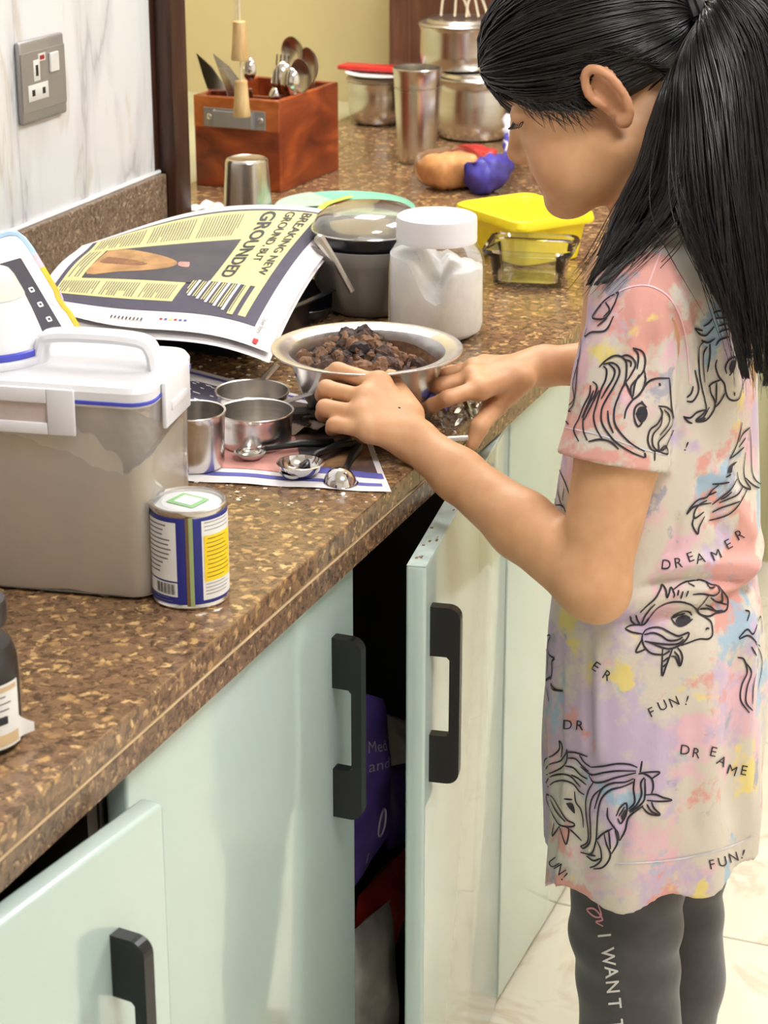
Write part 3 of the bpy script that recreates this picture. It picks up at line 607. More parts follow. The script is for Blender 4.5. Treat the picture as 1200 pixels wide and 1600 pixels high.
# --- steel measuring cups
def steel_cup(px, py, rpx, h, label, taper=.94, hang=None):
    c = PZ(px, py, ZC+.0016); s = mpp(c); R = rpx*s
    t = thing('measuring_cup', label, 'measuring cup', c, group='steel measuring cups')
    obj('bowl', MB().lathe(wallprof(R*taper, R, h, .0012, .0016), 44, cap1=False), 'steel', t)
    if hang is not None:
        p = [(R*math.cos(hang)*k, R*math.sin(hang)*k, h-.002+dz) for k, dz in ((1.0, 0), (1.3, .001), (2.0, .002), (2.6, .0)) ]
        m = MB(); m.tube(p, [.004, .0045, .005, .005], 8); m.v = [(x, y, h-.002+(z-h+.002)*.35) for x, y, z in m.v]; obj('handle', m, 'steel', t)
    return c, R
steel_cup(401, 694, 58, .037, 'shallow shiny steel measuring cup in front of the others', hang=rad(70))
steel_cup(303, 727, 51, .058, 'tall steel measuring cup half hidden behind the flour container', hang=rad(150))
steel_cup(395, 643, 57, .024, 'low steel measuring cup at the back by the tray', hang=rad(100))
# --- measuring spoons
def spoon(name, label, cpx, cpy, rpx, depth, hpx, hpy, upside=False, zc=ZC+.003, hz=.006, mat_h='black_metal', mat_b='chrome'):
    c = PZ(cpx, cpy, zc); s = mpp(c); R = rpx*s; e = PZ(hpx, hpy, ZC+hz)
    t = thing(name, label, 'spoon', (c[0], c[1], ZC+.001), group='measuring spoons')
    dirv = e-c; L = math.hypot(dirv[0], dirv[1]); a = math.atan2(dirv[1], dirv[0])
    pr = [(.001, 0), (R*.35, depth*.06), (R*.65, depth*.25), (R*.86, depth*.55), (R*.97, depth*.85), (R, depth), (R+.0014, depth+.0002), (R-.0008, depth+.0006), (R*.93, depth*.86), (R*.8, depth*.55), (R*.6, depth*.28), (R*.3, depth*.12), (.001, depth*.09)]
    if upside: pr = [(r, depth+.0008-z) for r, z in pr]
    obj('spoon_bowl', MB().lathe(pr, 32, cap0=False, cap1=False), mat_b, t)
    z0 = (depth if not upside else .002)
    m = MB(); p = [(math.cos(a)*k, math.sin(a)*k, z) for k, z in ((R*.97, z0), (R*1.25, z0+.0015), (R*1.25+(L-R*1.25)*.5, (z0+hz)/2+.003), (L, hz))]
    m.tube(p, [.0022, .003, .0042, .005], 8); obj('handle', m, mat_h, t)
spoon('measuring_spoon', 'small steel measuring spoon with long handle nearest the cups', 391, 716, 23, .009, 520, 694)
spoon('measuring_spoon', 'largest steel measuring spoon lying open on the newspaper', 470, 742, 36, .015, 555, 696)
spoon('measuring_spoon', 'tiny steel measuring spoon nested in the largest one', 458, 721, 20, .007, 545, 690, zc=ZC+.019)
spoon('measuring_spoon', 'steel measuring spoon turned upside down, round back up', 531, 752, 27, .015, 560, 700, upside=True)
# ================================================================ papers, tray, bowls, jar
def bilerp(c, u, v): return (1-u)*(1-v)*c[0]+u*(1-v)*c[1]+u*v*c[2]+(1-u)*v*c[3]
def on_surface(fn, lift):
    """point lifted off a parametric sheet along its normal"""
    def g(u, v):
        p = np.asarray(fn(u, v)); e = .01
        n = np.cross(np.asarray(fn(u+e, v))-p, np.asarray(fn(u, v+e))-p); n = n/(np.linalg.norm(n)+1e-12)
        if n[2] < 0: n = -n
        return p+n*lift
    return g
def sheet_rect(name, m, fn, u0, u1, v0, v1, par, lift=.0004, nu=10, nv=10):
    g = on_surface(fn, lift); return obj(name, MB().grid(lambda a, b: g(u0+(u1-u0)*a, v0+(v1-v0)*b), nu, nv), m, par, world=True)
def sheet_text(name, m, fn, s, u0, v0, du, hv, par, lift=.0006, bold=0.0, shear=0):
    """text running along +u (page x), letters rising towards -v (page top); du = total length in u, hv = cap height in v"""
    v2, f2, wd = text2d(s, bold); g = on_surface(fn, lift); mb = MB(); mb.add([tuple(g(u0+x/wd*du, v0-y*hv/.7)) for x, y in v2], f2); return obj(name, mb, m, par, smooth=False, world=True)
# --- black baking tray under the newspaper
def tray():
    c = np.array([-.470, .545, ZC]); t = thing('baking_tray', 'black baking tray lying under the open newspaper', 'tray', c, rad(-7))
    hx, hy = .165, .125
    obj('pan', loftrr([(hx-.012, hy-.012, .012, 0), (hx-.010, hy-.010, .013, .002), (hx, hy, .018, .036), (hx+.008, hy+.008, .022, .038), (hx+.008, hy+.008, .022, .0395), (hx-.001, hy-.001, .018, .039), (hx-.012, hy-.012, .013, .004), (.02, .02, .005, .0035)]), 'black_tray', t)
tray()
# --- open newspaper
def newspaper():
    TL = PZ(566, 330, ZC+.105); TRr = PZ(420, 557, ZC+.048); BR = PZ(40, 478, ZC+.062); BL = PZ(128, 378, ZC+.082)
    cc = [TL, TRr, BR, BL]
    def fn(u, v):
        p = bilerp(cc, u, v).copy()
        p[2] += .010*math.sin(math.pi*min(max(v, 0), 1))*(1-.4*u)+.010*math.sin(2.2*math.pi*v+.5)*(u-.3)*.7 - .012*math.exp(-((v)/.10)**2)*(1-u) + .003*math.sin(7*u+5*v) + .012*math.exp(-((u)/.14)**2)*math.sin(math.pi*v)
        p[0] -= .018*math.sin(math.pi*u)*math.exp(-(v/.35)**2)      # right edge bows inwards
        return p
    t = thing('newspaper', 'open newspaper page with a golden picture lying over the baking tray', 'newspaper', (BR+TL)/2)
    obj('page', MB().grid(fn, 36, 36), 'paper', t, world=True)
    g2 = lambda u, v: fn(u*1.0+.01, v)-np.array([0, 0, .004])+np.array([.004, -.006, -.004])*u
    obj('under_page', MB().grid(g2, 24, 24), 'paper', t, world=True)
    fr = sheet_rect('dark_frame', 'paper_dark', fn, .035, .875, .085, .955, t, .0005, 24, 24)
    sheet_rect('yellow_panel', 'paper_yellow', fn, .05, .60, .16, .935, t, .0009, 22, 24); sheet_rect('yellow_panel', 'paper_yellow', fn, .05, .835, .135, .165, t, .0009, 18, 3)
    sheet_rect('yellow_panel', 'paper_yellow', fn, .05, .80, .45, .935, t, .0010, 20, 14)
    ph = sheet_rect('picture', 'news_photo_dark', fn, .235, .63, .36, .865, t, .0014, 14, 18)
    # golden draped form inside the picture
    g = on_surface(fn, .0018)
    def blob(pts, m, name):
        pts = [np.array(p_) for p_ in pts]; P = catmull(pts+[pts[0]], 30)[:-1]; ctr = sum(P)/len(P); n_ = len(P); mb = MB(); v = [tuple(g(*(ctr+(p-ctr)*k/6))) for k in range(1, 7) for p in P]; mb.add(v, [(k*n_+i, k*n_+(i+1) % n_, (k+1)*n_+(i+1) % n_, (k+1)*n_+i) for k in range(5) for i in range(n_)]+[tuple(range(n_))]); return obj(name, mb, m, t, world=True)
    blob([(.245, .855), (.25, .79), (.31, .70), (.38, .60), (.44, .545), (.49, .56), (.53, .63), (.56, .74), (.59, .855), (.42, .86)], 'news_gold', 'picture_form')
    blob([(.36, .83), (.40, .74), (.45, .66), (.48, .68), (.47, .76), (.44, .84)], 'news_photo_gold', 'picture_form')
    blob([(.43, .50), (.48, .49), (.47, .53), (.43, .54)], 'paper_pink', 'picture_form')
    # headline
    for s, u0, v0, du, hv, b in (('BREAKING NEW', .055, .19, .46, .034, .02), ('GROUND, BUT', .055, .25, .36, .034, .02), ('GROUNDED', .055, .335, .50, .052, .03)): sheet_text('headline', 'ink', fn, s, u0, v0, du, hv, t, .0016, b)
    # columns of small print: a row of short lines in each block
    def column(name, m, u0, u1, v0, v1, n, lift=.0016):
        mb = MB(); gg = on_surface(fn, lift)
        for k in range(n):
            v = v0+(v1-v0)*(k+.2)/n; dv = (v1-v0)/n*.42; e = u1-(u1-u0)*.35*(RNG.random() < .12)
            a = [gg(u0+(e-u0)*q/4, v) for q in range(5)]; b = [gg(u0+(e-u0)*q/4, v+dv) for q in range(5)]
            mb.add(a+b, [(q, q+1, 6+q, 5+q) for q in range(4)])
        return obj(name, mb, m, t, smooth=False, world=True)
    column('text_column', 'ink_grey', .07, .205, .40, .55, 15); column('text_column', 'ink_grey', .07, .205, .57, .73, 16); column('text_column', 'ink_grey', .07, .205, .75, .92, 17)
    column('text_column', 'ink_grey', .66, .785, .47, .60, 13); column('text_column', 'ink_grey', .66, .785, .62, .76, 14); column('text_column', 'ink_grey', .66, .785, .78, .93, 15)
    column('text_column', 'ink_grey', .245, .62, .878, .925, 4)
    for k in range(6):
        v = .185+k*.042
        sheet_rect('bar_caption', 'paper_yellow' if k == 0 else 'paper', fn, .60-.0*k, .845-.02*k, v, v+(.011 if k else .024), t, .0014, 8, 1)
        column('caption_text', 'ink' if k == 0 else 'paper_yellow', .61, .83-.02*k, v+.014, v+.034, 2, .0018)
    # page margin: title words and coloured marks
    sheet_text('page_title', 'ink', fn, 'Cover Story', .80, .070, .12, .018, t, .0022, .0); sheet_rect('red_mark', 'paper_red', fn, .955, .985, .05, .07, t, .0018, 1, 1)
    for k, m in enumerate(('paper_blue', 'paper_blue', 'paper_red', 'lime', 'paper_blue', 'paper_red')): sheet_rect('colour_mark', m, fn, .925, .937, .345+k*.020, .357+k*.020, t, .0008, 1, 1)
    column('margin_text', 'ink', .935, .955, .52, .66, 9)
newspaper()
# --- second newspaper spread under the cups and spoons
def underlay():
    A, B, C, D = PZ(270, 572), PZ(470, 580), PZ(640, 732), PZ(292, 752)
    D = PZ(296, 752); C2 = PZ(607, 771); E_ = PZ(634, 736)
    poly = [PZ(262, 572), PZ(400, 578), PZ(520, 640), E_, C2, D]
    corners = [PZ(262, 570), PZ(520, 588), PZ(640, 752), PZ(270, 752)]
    def fn(u, v):
        p = bilerp(corners, u, v).copy(); p[2] = ZC+.0010+.0012*math.sin(u*9+v*5)**2; return p
    # front edge runs slightly skew so that the right corner overhangs the worktop edge line a little less
    corners[2] = C2+np.array([.003, 0, 0]); corners[1] = PZ(560, 640); 
    t = thing('newspaper_sheet', 'printed newspaper sheet lying flat under the measuring cups', 'newspaper', (corners[0]+corners[2])/2)
    obj('page', MB().grid(fn, 20, 20), 'paper', t, world=True)
    sheet_rect('blue_stripe', 'paper_blue', fn, .12, .97, .915, .945, t, .0004, 12, 1); sheet_rect('blue_stripe', 'paper_blue', fn, .02, .95, .035, .06, t, .0004, 12, 1)
    sheet_rect('blue_stripe', 'paper_blue', fn, .60, .99, .80, .86, t, .0004, 8, 1)
    sheet_rect('picture', 'paper_pink', fn, .22, .62, .50, .88, t, .0004, 8, 8); sheet_rect('picture', 'news_photo', fn, .62, .97, .30, .80, t, .0005, 8, 8); sheet_rect('picture', 'paper_dark', fn, .03, .30, .12, .42, t, .0004, 6, 6); sheet_rect('picture', 'news_photo', fn, .32, .75, .1, .45, t, .0004, 6, 6)
    mb = MB(); g = on_surface(fn, .0010)
    for k in range(40):
        u = .03+.26*RNG.random(); v = .1+.35*RNG.random(); a = g(u, v); mb.add([a, g(u+.02, v+.004), g(u+.022, v+.012), g(u+.003, v+.010)], [(0, 1, 2, 3)])
    obj('print_flecks', mb, 'paper', t, smooth=False, world=True)
    global UNDER; UNDER = fn
underlay()
# --- foil bowl with chocolate crumb
BOWL_C = np.array([-.108, .272, ZC]); BOWL_R = .1025; BOWL_H = .0745
def bowl():
    R, H = BOWL_R, BOWL_H
    t = thing('mixing_bowl', 'wide shallow silver bowl with a broad rim held by the girl', 'bowl', BOWL_C)
    o = [(R*.42, 0), (R*.50, .001), (R*.56, .006), (R*.66, .022), (R*.75, .044), (R*.80, H*.84), (R*.835, H*.955), (R*.90, H*.975), (R*.975, H*.985), (R, H), (R*1.0, H+.0016), (R*.975, H+.002), (R*.90, H*.985+.0016), (R*.82, H*.965), (R*.785, H*.84), (R*.73, .044), (R*.64, .023), (R*.54, .009), (R*.45, .0035), (.001, .003)]
    obj('shell', MB().lathe(o, 64, cap1=False), 'foil', t)
    # smear of mix on the inner wall
    def sm(u, v):
        a = rad(-45+150*u); s = v; r = R*(.735+.045*s)+(-.0018); z = .047+(H*.84-.047)*s*(.75+.25*math.sin(u*9)); return (r*math.cos(a), r*math.sin(a), z)
    obj('smear', MB().grid(sm, 30, 5), 'choc_light', t)
    # heaped crumb: lumpy mound
    cr = thing('chocolate_crumb', 'heap of dark brown chocolate crumb filling the silver bowl', 'dough', BOWL_C+np.array([0, 0, .0]))
    v = []; f = []; nr, na = 34, 110; RR = R*.755
    ph = RNG.random((6, 2))*6.28
    def hgt(x, y):
        q = math.hypot(x, y)/RR
        # heap leans to the left of the photo (towards -x,-y), dips on the right
        s = -(x*C_R[0]+y*C_R[1])/RR
        base = .050+.030*math.exp(-((s-.12)/.40)**2)*(1-.55*q*q)+.006*s
        n = sum(math.sin(x*fx+p0)*math.cos(y*fy+p1)*am for (fx, fy, am), (p0, p1) in zip(((160, 190, .0026), (310, 260, .0022), (90, 120, .003), (520, 480, .0012), (700, 610, .0008), (230, 400, .0016)), ph))
        return base+n*(1.0 if s > -.35 else .35)
    for i in range(nr+1):
        for k in range(na):
            r = RR*i/nr; a = 2*math.pi*k/na; x, y = r*math.cos(a), r*math.sin(a); v.append((x, y, hgt(x, y)))
    for i in range(nr):
        for k in range(na): f.append((i*na+k, i*na+(k+1) % na, (i+1)*na+(k+1) % na, (i+1)*na+k))
    mb = MB(); mb.add(v, f); obj('heap', mb, 'chocolate', cr)
    mb1 = MB(); mb2 = MB(); mb3 = MB()
    for k in range(300):
        a = RNG.random()*6.28; q = RNG.random()**.6*.92; x, y = RR*q*math.cos(a), RR*q*math.sin(a); s = -(x*C_R[0]+y*C_R[1])/RR
        if s < -.45 and RNG.random() < .75: continue
        r = .0020+.0085*RNG.random()**2.6; bm = bmesh.new(); bmesh.ops.create_icosphere(bm, subdivisions=3 if r > .005 else 2, radius=r)
        sx, sy, sz = .8+.5*RNG.random(3); pp = RNG.random(3)*6
        for q_ in bm.verts:
            n_ = 1+.34*mnoise.noise(q_.co/r*1.3+Vector(pp))+.26*mnoise.noise(q_.co/r*3.1+Vector(pp)*2); q_.co = Vector((q_.co.x*sx, q_.co.y*sy, q_.co.z*sz))*n_+Vector((x, y, hgt(x, y)+r*.25))
        bm.verts.index_update(); dst = (mb1, mb1, mb2, mb2, mb3)[int(RNG.random()*5)]
        dst.add([tuple(q_.co) for q_ in bm.verts], [tuple(z.index for z in p.verts) for p in bm.faces]); bm.free()
    for m_, mm, nm in ((mb1, 'chocolate', 'crumb'), (mb2, 'choc_light', 'pale_crumb'), (mb3, 'choc_dark', 'dark_chunk')):
        o_ = obj(nm, m_, mm, cr); o_['kind'] = 'stuff'
bowl()
# --- torn chocolate wrapper with dark chocolate by the bowl
def choc():
    c = PZ(488, 672); t = thing('chocolate_block', 'broken dark chocolate in torn wrapper beside the measuring cups', 'chocolate', c, rad(20))
    mb = MB()
    for k in range(12):
        x, y = (RNG.random(2)-.5)*np.array([.045, .05]); s = .006+.006*RNG.random(); mb.rbox((x-s, y-s, .0015), (x+s, y+s, .006+.016*RNG.random()), .0015, 1, TR((0, 0, 0), rz=RNG.random()*.4))
    obj('chunks', mb, 'choc_dark', t, smooth=False)
    obj('wrapper', MB().grid(lambda u, v: (-.035+.075*u, -.03+.065*v, .003+.016*abs(math.sin(u*3.0+v*2))*(u*.8+.2)+.003*math.sin(u*20+v*13)), 16, 14), 'seam_brown', t)
choc()
# --- crumpled clear film between the hands
def film_wrap():
    c = PZ(690, 665); t = thing('cling_film', 'crumpled clear plastic film lying between the two hands', 'plastic film', (c[0]-.004, c[1]+.012, ZC))
    p = RNG.random((8, 3))*6
    def fn(u, v):
        x = -.05+.085*u; y = -.05+.11*v; z = .007+.016*math.sin(math.pi*u)*math.sin(math.pi*v)+.006*math.sin(u*14+v*9+p[0, 0])+.004*math.sin(u*31-v*23+p[1, 0])+.003*math.sin(v*47+u*11+p[2, 1]); return (x, y, max(.0012, z))
    obj('sheet', MB().grid(fn, 30, 34), 'wrap', t, angle=20)
    obj('print', MB().grid(lambda u, v: np.array(fn(.25+.45*u, .35+.35*v))+np.array([0, 0, .0008]), 12, 12), 'paper_blue', t)
    a, b = PZ(640, 690, ZC+.008), PZ(731, 684, ZC+.010)
    t2 = thing('spatula', 'thin grey metal utensil lying across the worktop edge', 'utensil', a); d = b-a
    obj('blade', MB().rbox((-.03, -.008, -.0005), (.012, .008, .0008), .0004, 1, TR((0, 0, -.004), rz=math.atan2(d[1], d[0]))), 'steel', t2); obj('shaft', MB().tube([(0, 0, -.003), tuple(d*.6), tuple(d)], .0028, 8), 'steel_dull', t2)
film_wrap()
# --- big glass jar with white powder
def jar():
    c = PZ(681, 521); s = mpp(c); R = 75*s; H = .118; print('jar', c, R)
    t = thing('storage_jar', 'tall glass jar of white powder with white screw lid', 'jar', c)
    prof = [(R*.80, .0), (R*.90, .002), (R*.985, .010), (R, .020), (R, H*.70), (R*.985, H*.80), (R*.93, H*.88), (R*.84, H*.95), (R*.80, H), (R*.80, H+.012)]
    obj('glass', MB().lathe(prof, 48, cap1=False), 'jar_glass', t)
    obj('lid', MB().lathe([(R*.79, H-.002), (R*.83, H-.0015), (R*.835, H+.003), (R*.83, H+.004), (R*.83, H+.024), (R*.815, H+.028), (R*.77, H+.0295), (R*.70, H+.0285), (.001, H+.0285)], 48, cap1=False), 'white_plastic', t)
    # powder with a slanted hollow
    nr, na = 22, 56; v = []; f = []; ri = R*.955
    def top(x, y):
        s_ = (x*C_R[0]+y*C_R[1])/ri; dpt = -(x*_fh[0]+y*_fh[1])/ri   # s: right in the photo, dpt: towards the viewer
        z = .050+.034/(1+math.exp(-(s_-.18)*22)) + .052/(1+math.exp((s_+.15+.30*dpt)*9))
        return min(z+.0012*math.sin(x*400)*math.sin(y*380)+.001*math.sin(x*900+y*700), H*.86)
    for i in range(nr+1):
        for k in range(na):
            r = ri*i/nr; a = 2*math.pi*k/na; x, y = r*math.cos(a), r*math.sin(a); v.append((x, y, top(x, y)))
    for i in range(nr):
        for k in range(na): f.append((i*na+k, i*na+(k+1) % na, (i+1)*na+(k+1) % na, (i+1)*na+k))
    b = len(v)
    for zz, q in ((.016, .955), (.008, .93), (.003, .82)):
        for k in range(na): a = 2*math.pi*k/na; v.append((R*q*math.cos(a), R*q*math.sin(a), zz))
    for i0, i1 in ((nr*na, b), (b, b+na), (b+na, b+2*na)):
        for k in range(na): f.append((i0+k, i0+(k+1) % na, i1+(k+1) % na, i1+k))
    f.append(tuple(b+2*na+k for k in range(na)))
    mb = MB(); mb.add(v, f); obj('powder', mb, 'flour_white', t)
jar()
# --- grey fluted bowl holding a black bowl under a clear dome
def fluted():
    c = PZ(583, 487)+np.array([-.010, .010, 0]); s = mpp(c); R = 94*s; H = .088; print('fluted', c, R)
    t = thing('fluted_bowl', 'grey ceramic bowl with fluted sides behind the chocolate bowl', 'bowl', c)
    fl_ = lambda a, z: 1-(.035*abs(math.sin(a*7))**.7 if .012 < z < H*.74 else 0)
    obj('body', MB().lathe([(R*.58, 0), (R*.66, .004), (R*.76, .014), (R*.88, .035), (R*.95, H*.70), (R*.97, H*.78), (R, H*.84), (R, H), (R*.95, H), (R*.93, H*.8), (R*.7, .02), (.001, .012)], 84, cap1=False, flute=fl_), 'grey_ceramic', t, angle=60)
    t2 = thing('black_bowl', 'black bowl nested in the grey fluted bowl', 'bowl', c+np.array([0, 0, .022]))
    obj('shell', MB().lathe([(R*.45, 0), (R*.60, .01), (R*.86, .05), (R*.90, H-.020), (R*.935, H-.010), (R*.935, H-.006), (R*.90, H-.006), (R*.82, .05), (.001, .008)], 48, cap1=False), 'dark_bowl', t2)
    z0 = .022+H-.006
    t3 = thing('dome_cover', 'shiny see-through domed cover on the black bowl', 'lid', c+np.array([0, 0, z0]))
    dm = [(R*.93, 0), (R*.935, .002), (R*.91, .009), (R*.84, .018), (R*.66, .027), (R*.40, .031), (.001, .032)]
    obj('dome', MB().lathe(dm, 48, cap1=False), 'dome_lid', t3); obj('rim', MB().lathe([(R*.935, 0), (R*.945, .001), (R*.935, .0025), (R*.925, .002)], 48, cap0=False, cap1=False), 'steel', t3)
    a, b = PD(523, 404, mpp(PZ(523, 404, ZC+.08))*1000), None
    p0 = PZ(524, 408, ZC+H-.004); p1 = PZ(495, 368, ZC+H+.026)
    t4 = thing('teaspoon', 'grey spoon handle leaning out of the fluted bowl', 'spoon', p0); d = p1-p0
    mb = MB(); mb.tube([tuple(-d*.9+np.array([0, 0, -.01])), (0, 0, 0), tuple(d*.5), tuple(d*.9), tuple(d)], [.004, .004, .006, .0075, .004], 8); obj('handle', mb, 'steel_dull', t4)
fluted()
# --- small black dish
def dish():
    c = PZ(478, 496, ZC+.004); s = mpp(c); R = 40*s
    t = thing('black_dish', 'small black dish dusted with flour beside the grey bowl', 'dish', (c[0], c[1], ZC))
    obj('shell', MB().lathe([(R*.6, 0), (R*.7, .002), (R*.95, .014), (R, .018), (R*1.02, .0185), (R, .0195), (R*.93, .017), (R*.66, .005), (.001, .004)], 40, cap1=False), 'dark_bowl', t)
    mb = MB()
    for k in range(26):
        a = RNG.random()*6.28; q = R*.6*RNG.random(); mb.box((q*math.cos(a)-.001, q*math.sin(a)-.001, .0055), (q*math.cos(a)+.0012, q*math.sin(a)+.0012, .0068))
    obj('dusting', mb, 'flour_white', t, smooth=False)['kind'] = 'stuff'
dish()
# --- yellow lunch box and glass dish
def yellow():
    c = np.array([-.178, 1.034, ZC]); rz = rad(-36); hx, hy, H = .078, .064, .062
    t = thing('lunch_box', 'bright yellow plastic box with fitted lid behind the glass dish', 'lunch box', c, rz)
    obj('body', loftrr([(hx-.016, hy-.016, .014, 0), (hx-.012, hy-.012, .016, .003), (hx-.003, hy-.003, .018, H)], caps=(True, True)), 'yellow_plastic', t)
    l = obj('lid', loftrr([(hx+.001, hy+.001, .018, H-.008), (hx+.004, hy+.004, .02, H-.008), (hx+.005, hy+.005, .02, H-.004), (hx+.003, hy+.003, .02, H+.004), (hx-.001, hy-.001, .018, H+.006), (hx-.008, hy-.008, .016, H+.006), (hx-.012, hy-.012, .014, H+.003), (.01, .01, .005, H+.003)]), 'yellow_plastic', t)
yellow()
def gdish():
    c = np.array([-.122, .892, ZC]); rz = rad(10); hx, hy, H = .056, .055, .053
    t = thing('glass_dish', 'small square clear glass dish in front of the yellow box', 'dish', c, rz)
    obj('shell', loftrr([(hx-.014, hy-.014, .016, .0), (hx-.010, hy-.010, .018, .003), (hx-.004, hy-.004, .020, H-.010), (hx+.003, hy+.003, .022, H-.008), (hx+.005, hy+.005, .022, H-.004), (hx+.003, hy+.003, .022, H), (hx-.003, hy-.003, .020, H-.001), (hx-.008, hy-.008, .019, H-.012), (hx-.014, hy-.014, .017, .008), (hx-.018, hy-.018, .015, .006), (.01, .01, .004, .006)], n=7), 'dish_film', t)
gdish()
# --- bread in a twisted bag
def bread():
    c = np.array([-.385, 1.38, ZC]); d = np.array([.88, .10, 0])
    t = thing('bread_bag', 'bagged bread with red and blue wrapper and twisted neck', 'bread', c)
    m = MB(); loaf = catmull([PZ(676, 300, ZC+.030)-c, PZ(700, 285, ZC+.034)-c, PZ(735, 280, ZC+.034)-c], 10)
    def body(pts, rs, sq, name, mt, nz=.0, n=22):
        P = catmull(pts, 16); R_ = np.interp(np.linspace(0, 1, 17), np.linspace(0, 1, len(rs)), rs); m = MB(); m.tube([tuple(p) for p in P], list(R_), n)
        k = RNG.random(4)*6
        m.v = [(x+nz*math.sin(z*210+k[0]+y*90), y+nz*math.sin(x*190+k[1]+z*130), max(.0012, (z)+nz*math.sin(x*230+y*170+k[2])+.45*nz*math.sin(x*640+y*520+z*580))) for x, y, z in m.v]; return obj(name, m, mt, t, angle=120)
    q = lambda x, y, z: PZ(x, y, ZC+z)-c
    p0, p1 = q(664, 298, .0), q(748, 284, .0); dv = p1-p0; L = math.hypot(dv[0], dv[1]); Mb = TR((p0[0], p0[1], .0015), rz=math.atan2(dv[1], dv[0])-rad(4))
    def block(name, mt, x0, x1, hw, h, bev, nz, seed):
        m = MB(); bm = bmesh.new(); bmesh.ops.create_grid(bm, x_segments=1, y_segments=1, size=1); bm.free(); k = np.random.default_rng(seed).random(3)*9
        rings = []
        for i in range(15):
            s_ = i/14; e = min(1, min(s_, 1-s_)*6+.35) if name != 'red_wrapper' else 1; rings.append([(x0+(x1-x0)*s_, math.copysign(abs(math.cos(a_))**.55, math.cos(a_))*hw*(.75+.25*e), h/2+math.copysign(abs(math.sin(a_))**.55, math.sin(a_))*h/2*e) for a_ in np.linspace(0, 2*math.pi, 29)[:-1]])
        v = [tuple(np.array(p)+nz*np.array([mnoise.noise(Vector(p)*60+Vector(k)), mnoise.noise(Vector(p)*70+Vector(k)*2), mnoise.noise(Vector(p)*65+Vector(k)*3)])+.4*nz*np.array([0, mnoise.noise(Vector(p)*190), mnoise.noise(Vector(p)*210)])) for r_ in rings for p in r_]; v = [(x, y, max(.0, z)) for x, y, z in v]
        f = [(i*28+j, i*28+(j+1) % 28, (i+1)*28+(j+1) % 28, (i+1)*28+j) for i in range(14) for j in range(28)]+[tuple(range(28)), tuple(14*28+j for j in range(28))]
        m.add(v, f, Mb); return obj(name, m, mt, t, angle=50)
    block('loaf', 'orange_bread', .004, L*.92, .036, .052, .01, .003, 1); block('clear_bag', 'wrap_bread', -.004, L*.98, .040, .057, .01, .007, 2); block('red_wrapper', 'bread_red', L*.70, L*1.02, .042, .058, .01, .006, 3)
    body([q(745, 278, .028), q(768, 270, .030), q(786, 258, .034), q(795, 240, .042)], [.027, .029, .017, .006], 1, 'blue_wrapper', 'bread_blue', .0026)
    body([q(795, 241, .042), q(797, 226, .050), q(799, 208, .058), q(800, 190, .064)], [.006, .011, .013, .017], 1, 'bag_neck', 'bread_white', .0025)
    body([q(796, 236, .044), q(798, 225, .050), q(799, 216, .055)], [.0075, .0125, .0128], 1, 'neck_print', 'bread_blue', .002)
bread()
# --- teal lidded tub
def teal():
    c = PZ(538, 322, ZC+.034); s = mpp(c); R = 112*s; c[2] = ZC
    t = thing('teal_tub', 'low round tub with teal green plastic lid behind the newspaper', 'tub', c)
    obj('tub', MB().lathe([(R*.78, 0), (R*.86, .003), (R*.94, .026), (R*.95, .030), (.001, .030)], 48, cap1=False), 'teal_pale', t)
    obj('lid', MB().lathe([(R*.95, .026), (R*.99, .026), (R, .029), (R*.99, .033), (R*.95, .036), (R*.90, .0365), (R*.86, .034), (.001, .034)], 56, cap1=False), 'teal_plastic', t)
    a0 = facing(c)
    # pale translucent part of the lid on the left and the lime streak across it
    def sec(u, v):
        a = a0-rad(150)+rad(75)*u; r = R*(.30+.66*v); return (r*math.cos(a), r*math.sin(a), .0368)
    obj('pale_wedge', MB().grid(sec, 14, 4), 'teal_pale', t)
    p0, p1, p2 = [PZ(x, y, ZC+.038)-c for x, y in ((495, 332), (510, 318), (548, 306))]
    mb = MB(); mb.tube([tuple(p) for p in catmull([p0, p1, p2], 10)], .0055, 6); mb.v = [(x, y, .0365+(z-.038)*.2+.001) for x, y, z in mb.v]; obj('lime_streak', mb, 'lime', t)
teal()
# --- folded napkin left of the tumbler
def napkin():
    c = PZ(340, 333); t = thing('paper_napkin', 'crumpled white paper napkin beside the upturned tumbler', 'napkin', c)
    obj('sheet', MB().grid(lambda u, v: (-.04+.09*u, -.03+.06*v, .003+.008*abs(math.sin(u*5+v*4))+.002*math.sin(u*22)), 14, 10), 'paper', t, angle=20)
napkin()
# --- upturned steel tumbler
def tumbler():
    c = PZ(388, 356); s = mpp(c); H = .103; R0 = 40*s; R1 = 33*s
    t = thing('steel_tumbler', 'upside down steel tumbler in front of the wooden cutlery box', 'tumbler', c)
    pr = [(R0, 0), (R0*1.02, .0015), (R0*1.0, .003)]
    for k in range(1, 14):
        z = .003+k*.0075; r = R0+(R1-R0)*(z/H); pr.append((r, z))
        if z < .04 and k % 2: pr += [(r*.985, z+.0012), (r*.985, z+.002), (r*.999, z+.003)]
    pr += [(R1*.99, H-.003), (R1*.95, H), (R1*.88, H+.001), (R1*.80, H-.0005), (.001, H-.001)]
    obj('shell', MB().lathe(pr, 44, cap1=False), 'steel', t)
tumbler()
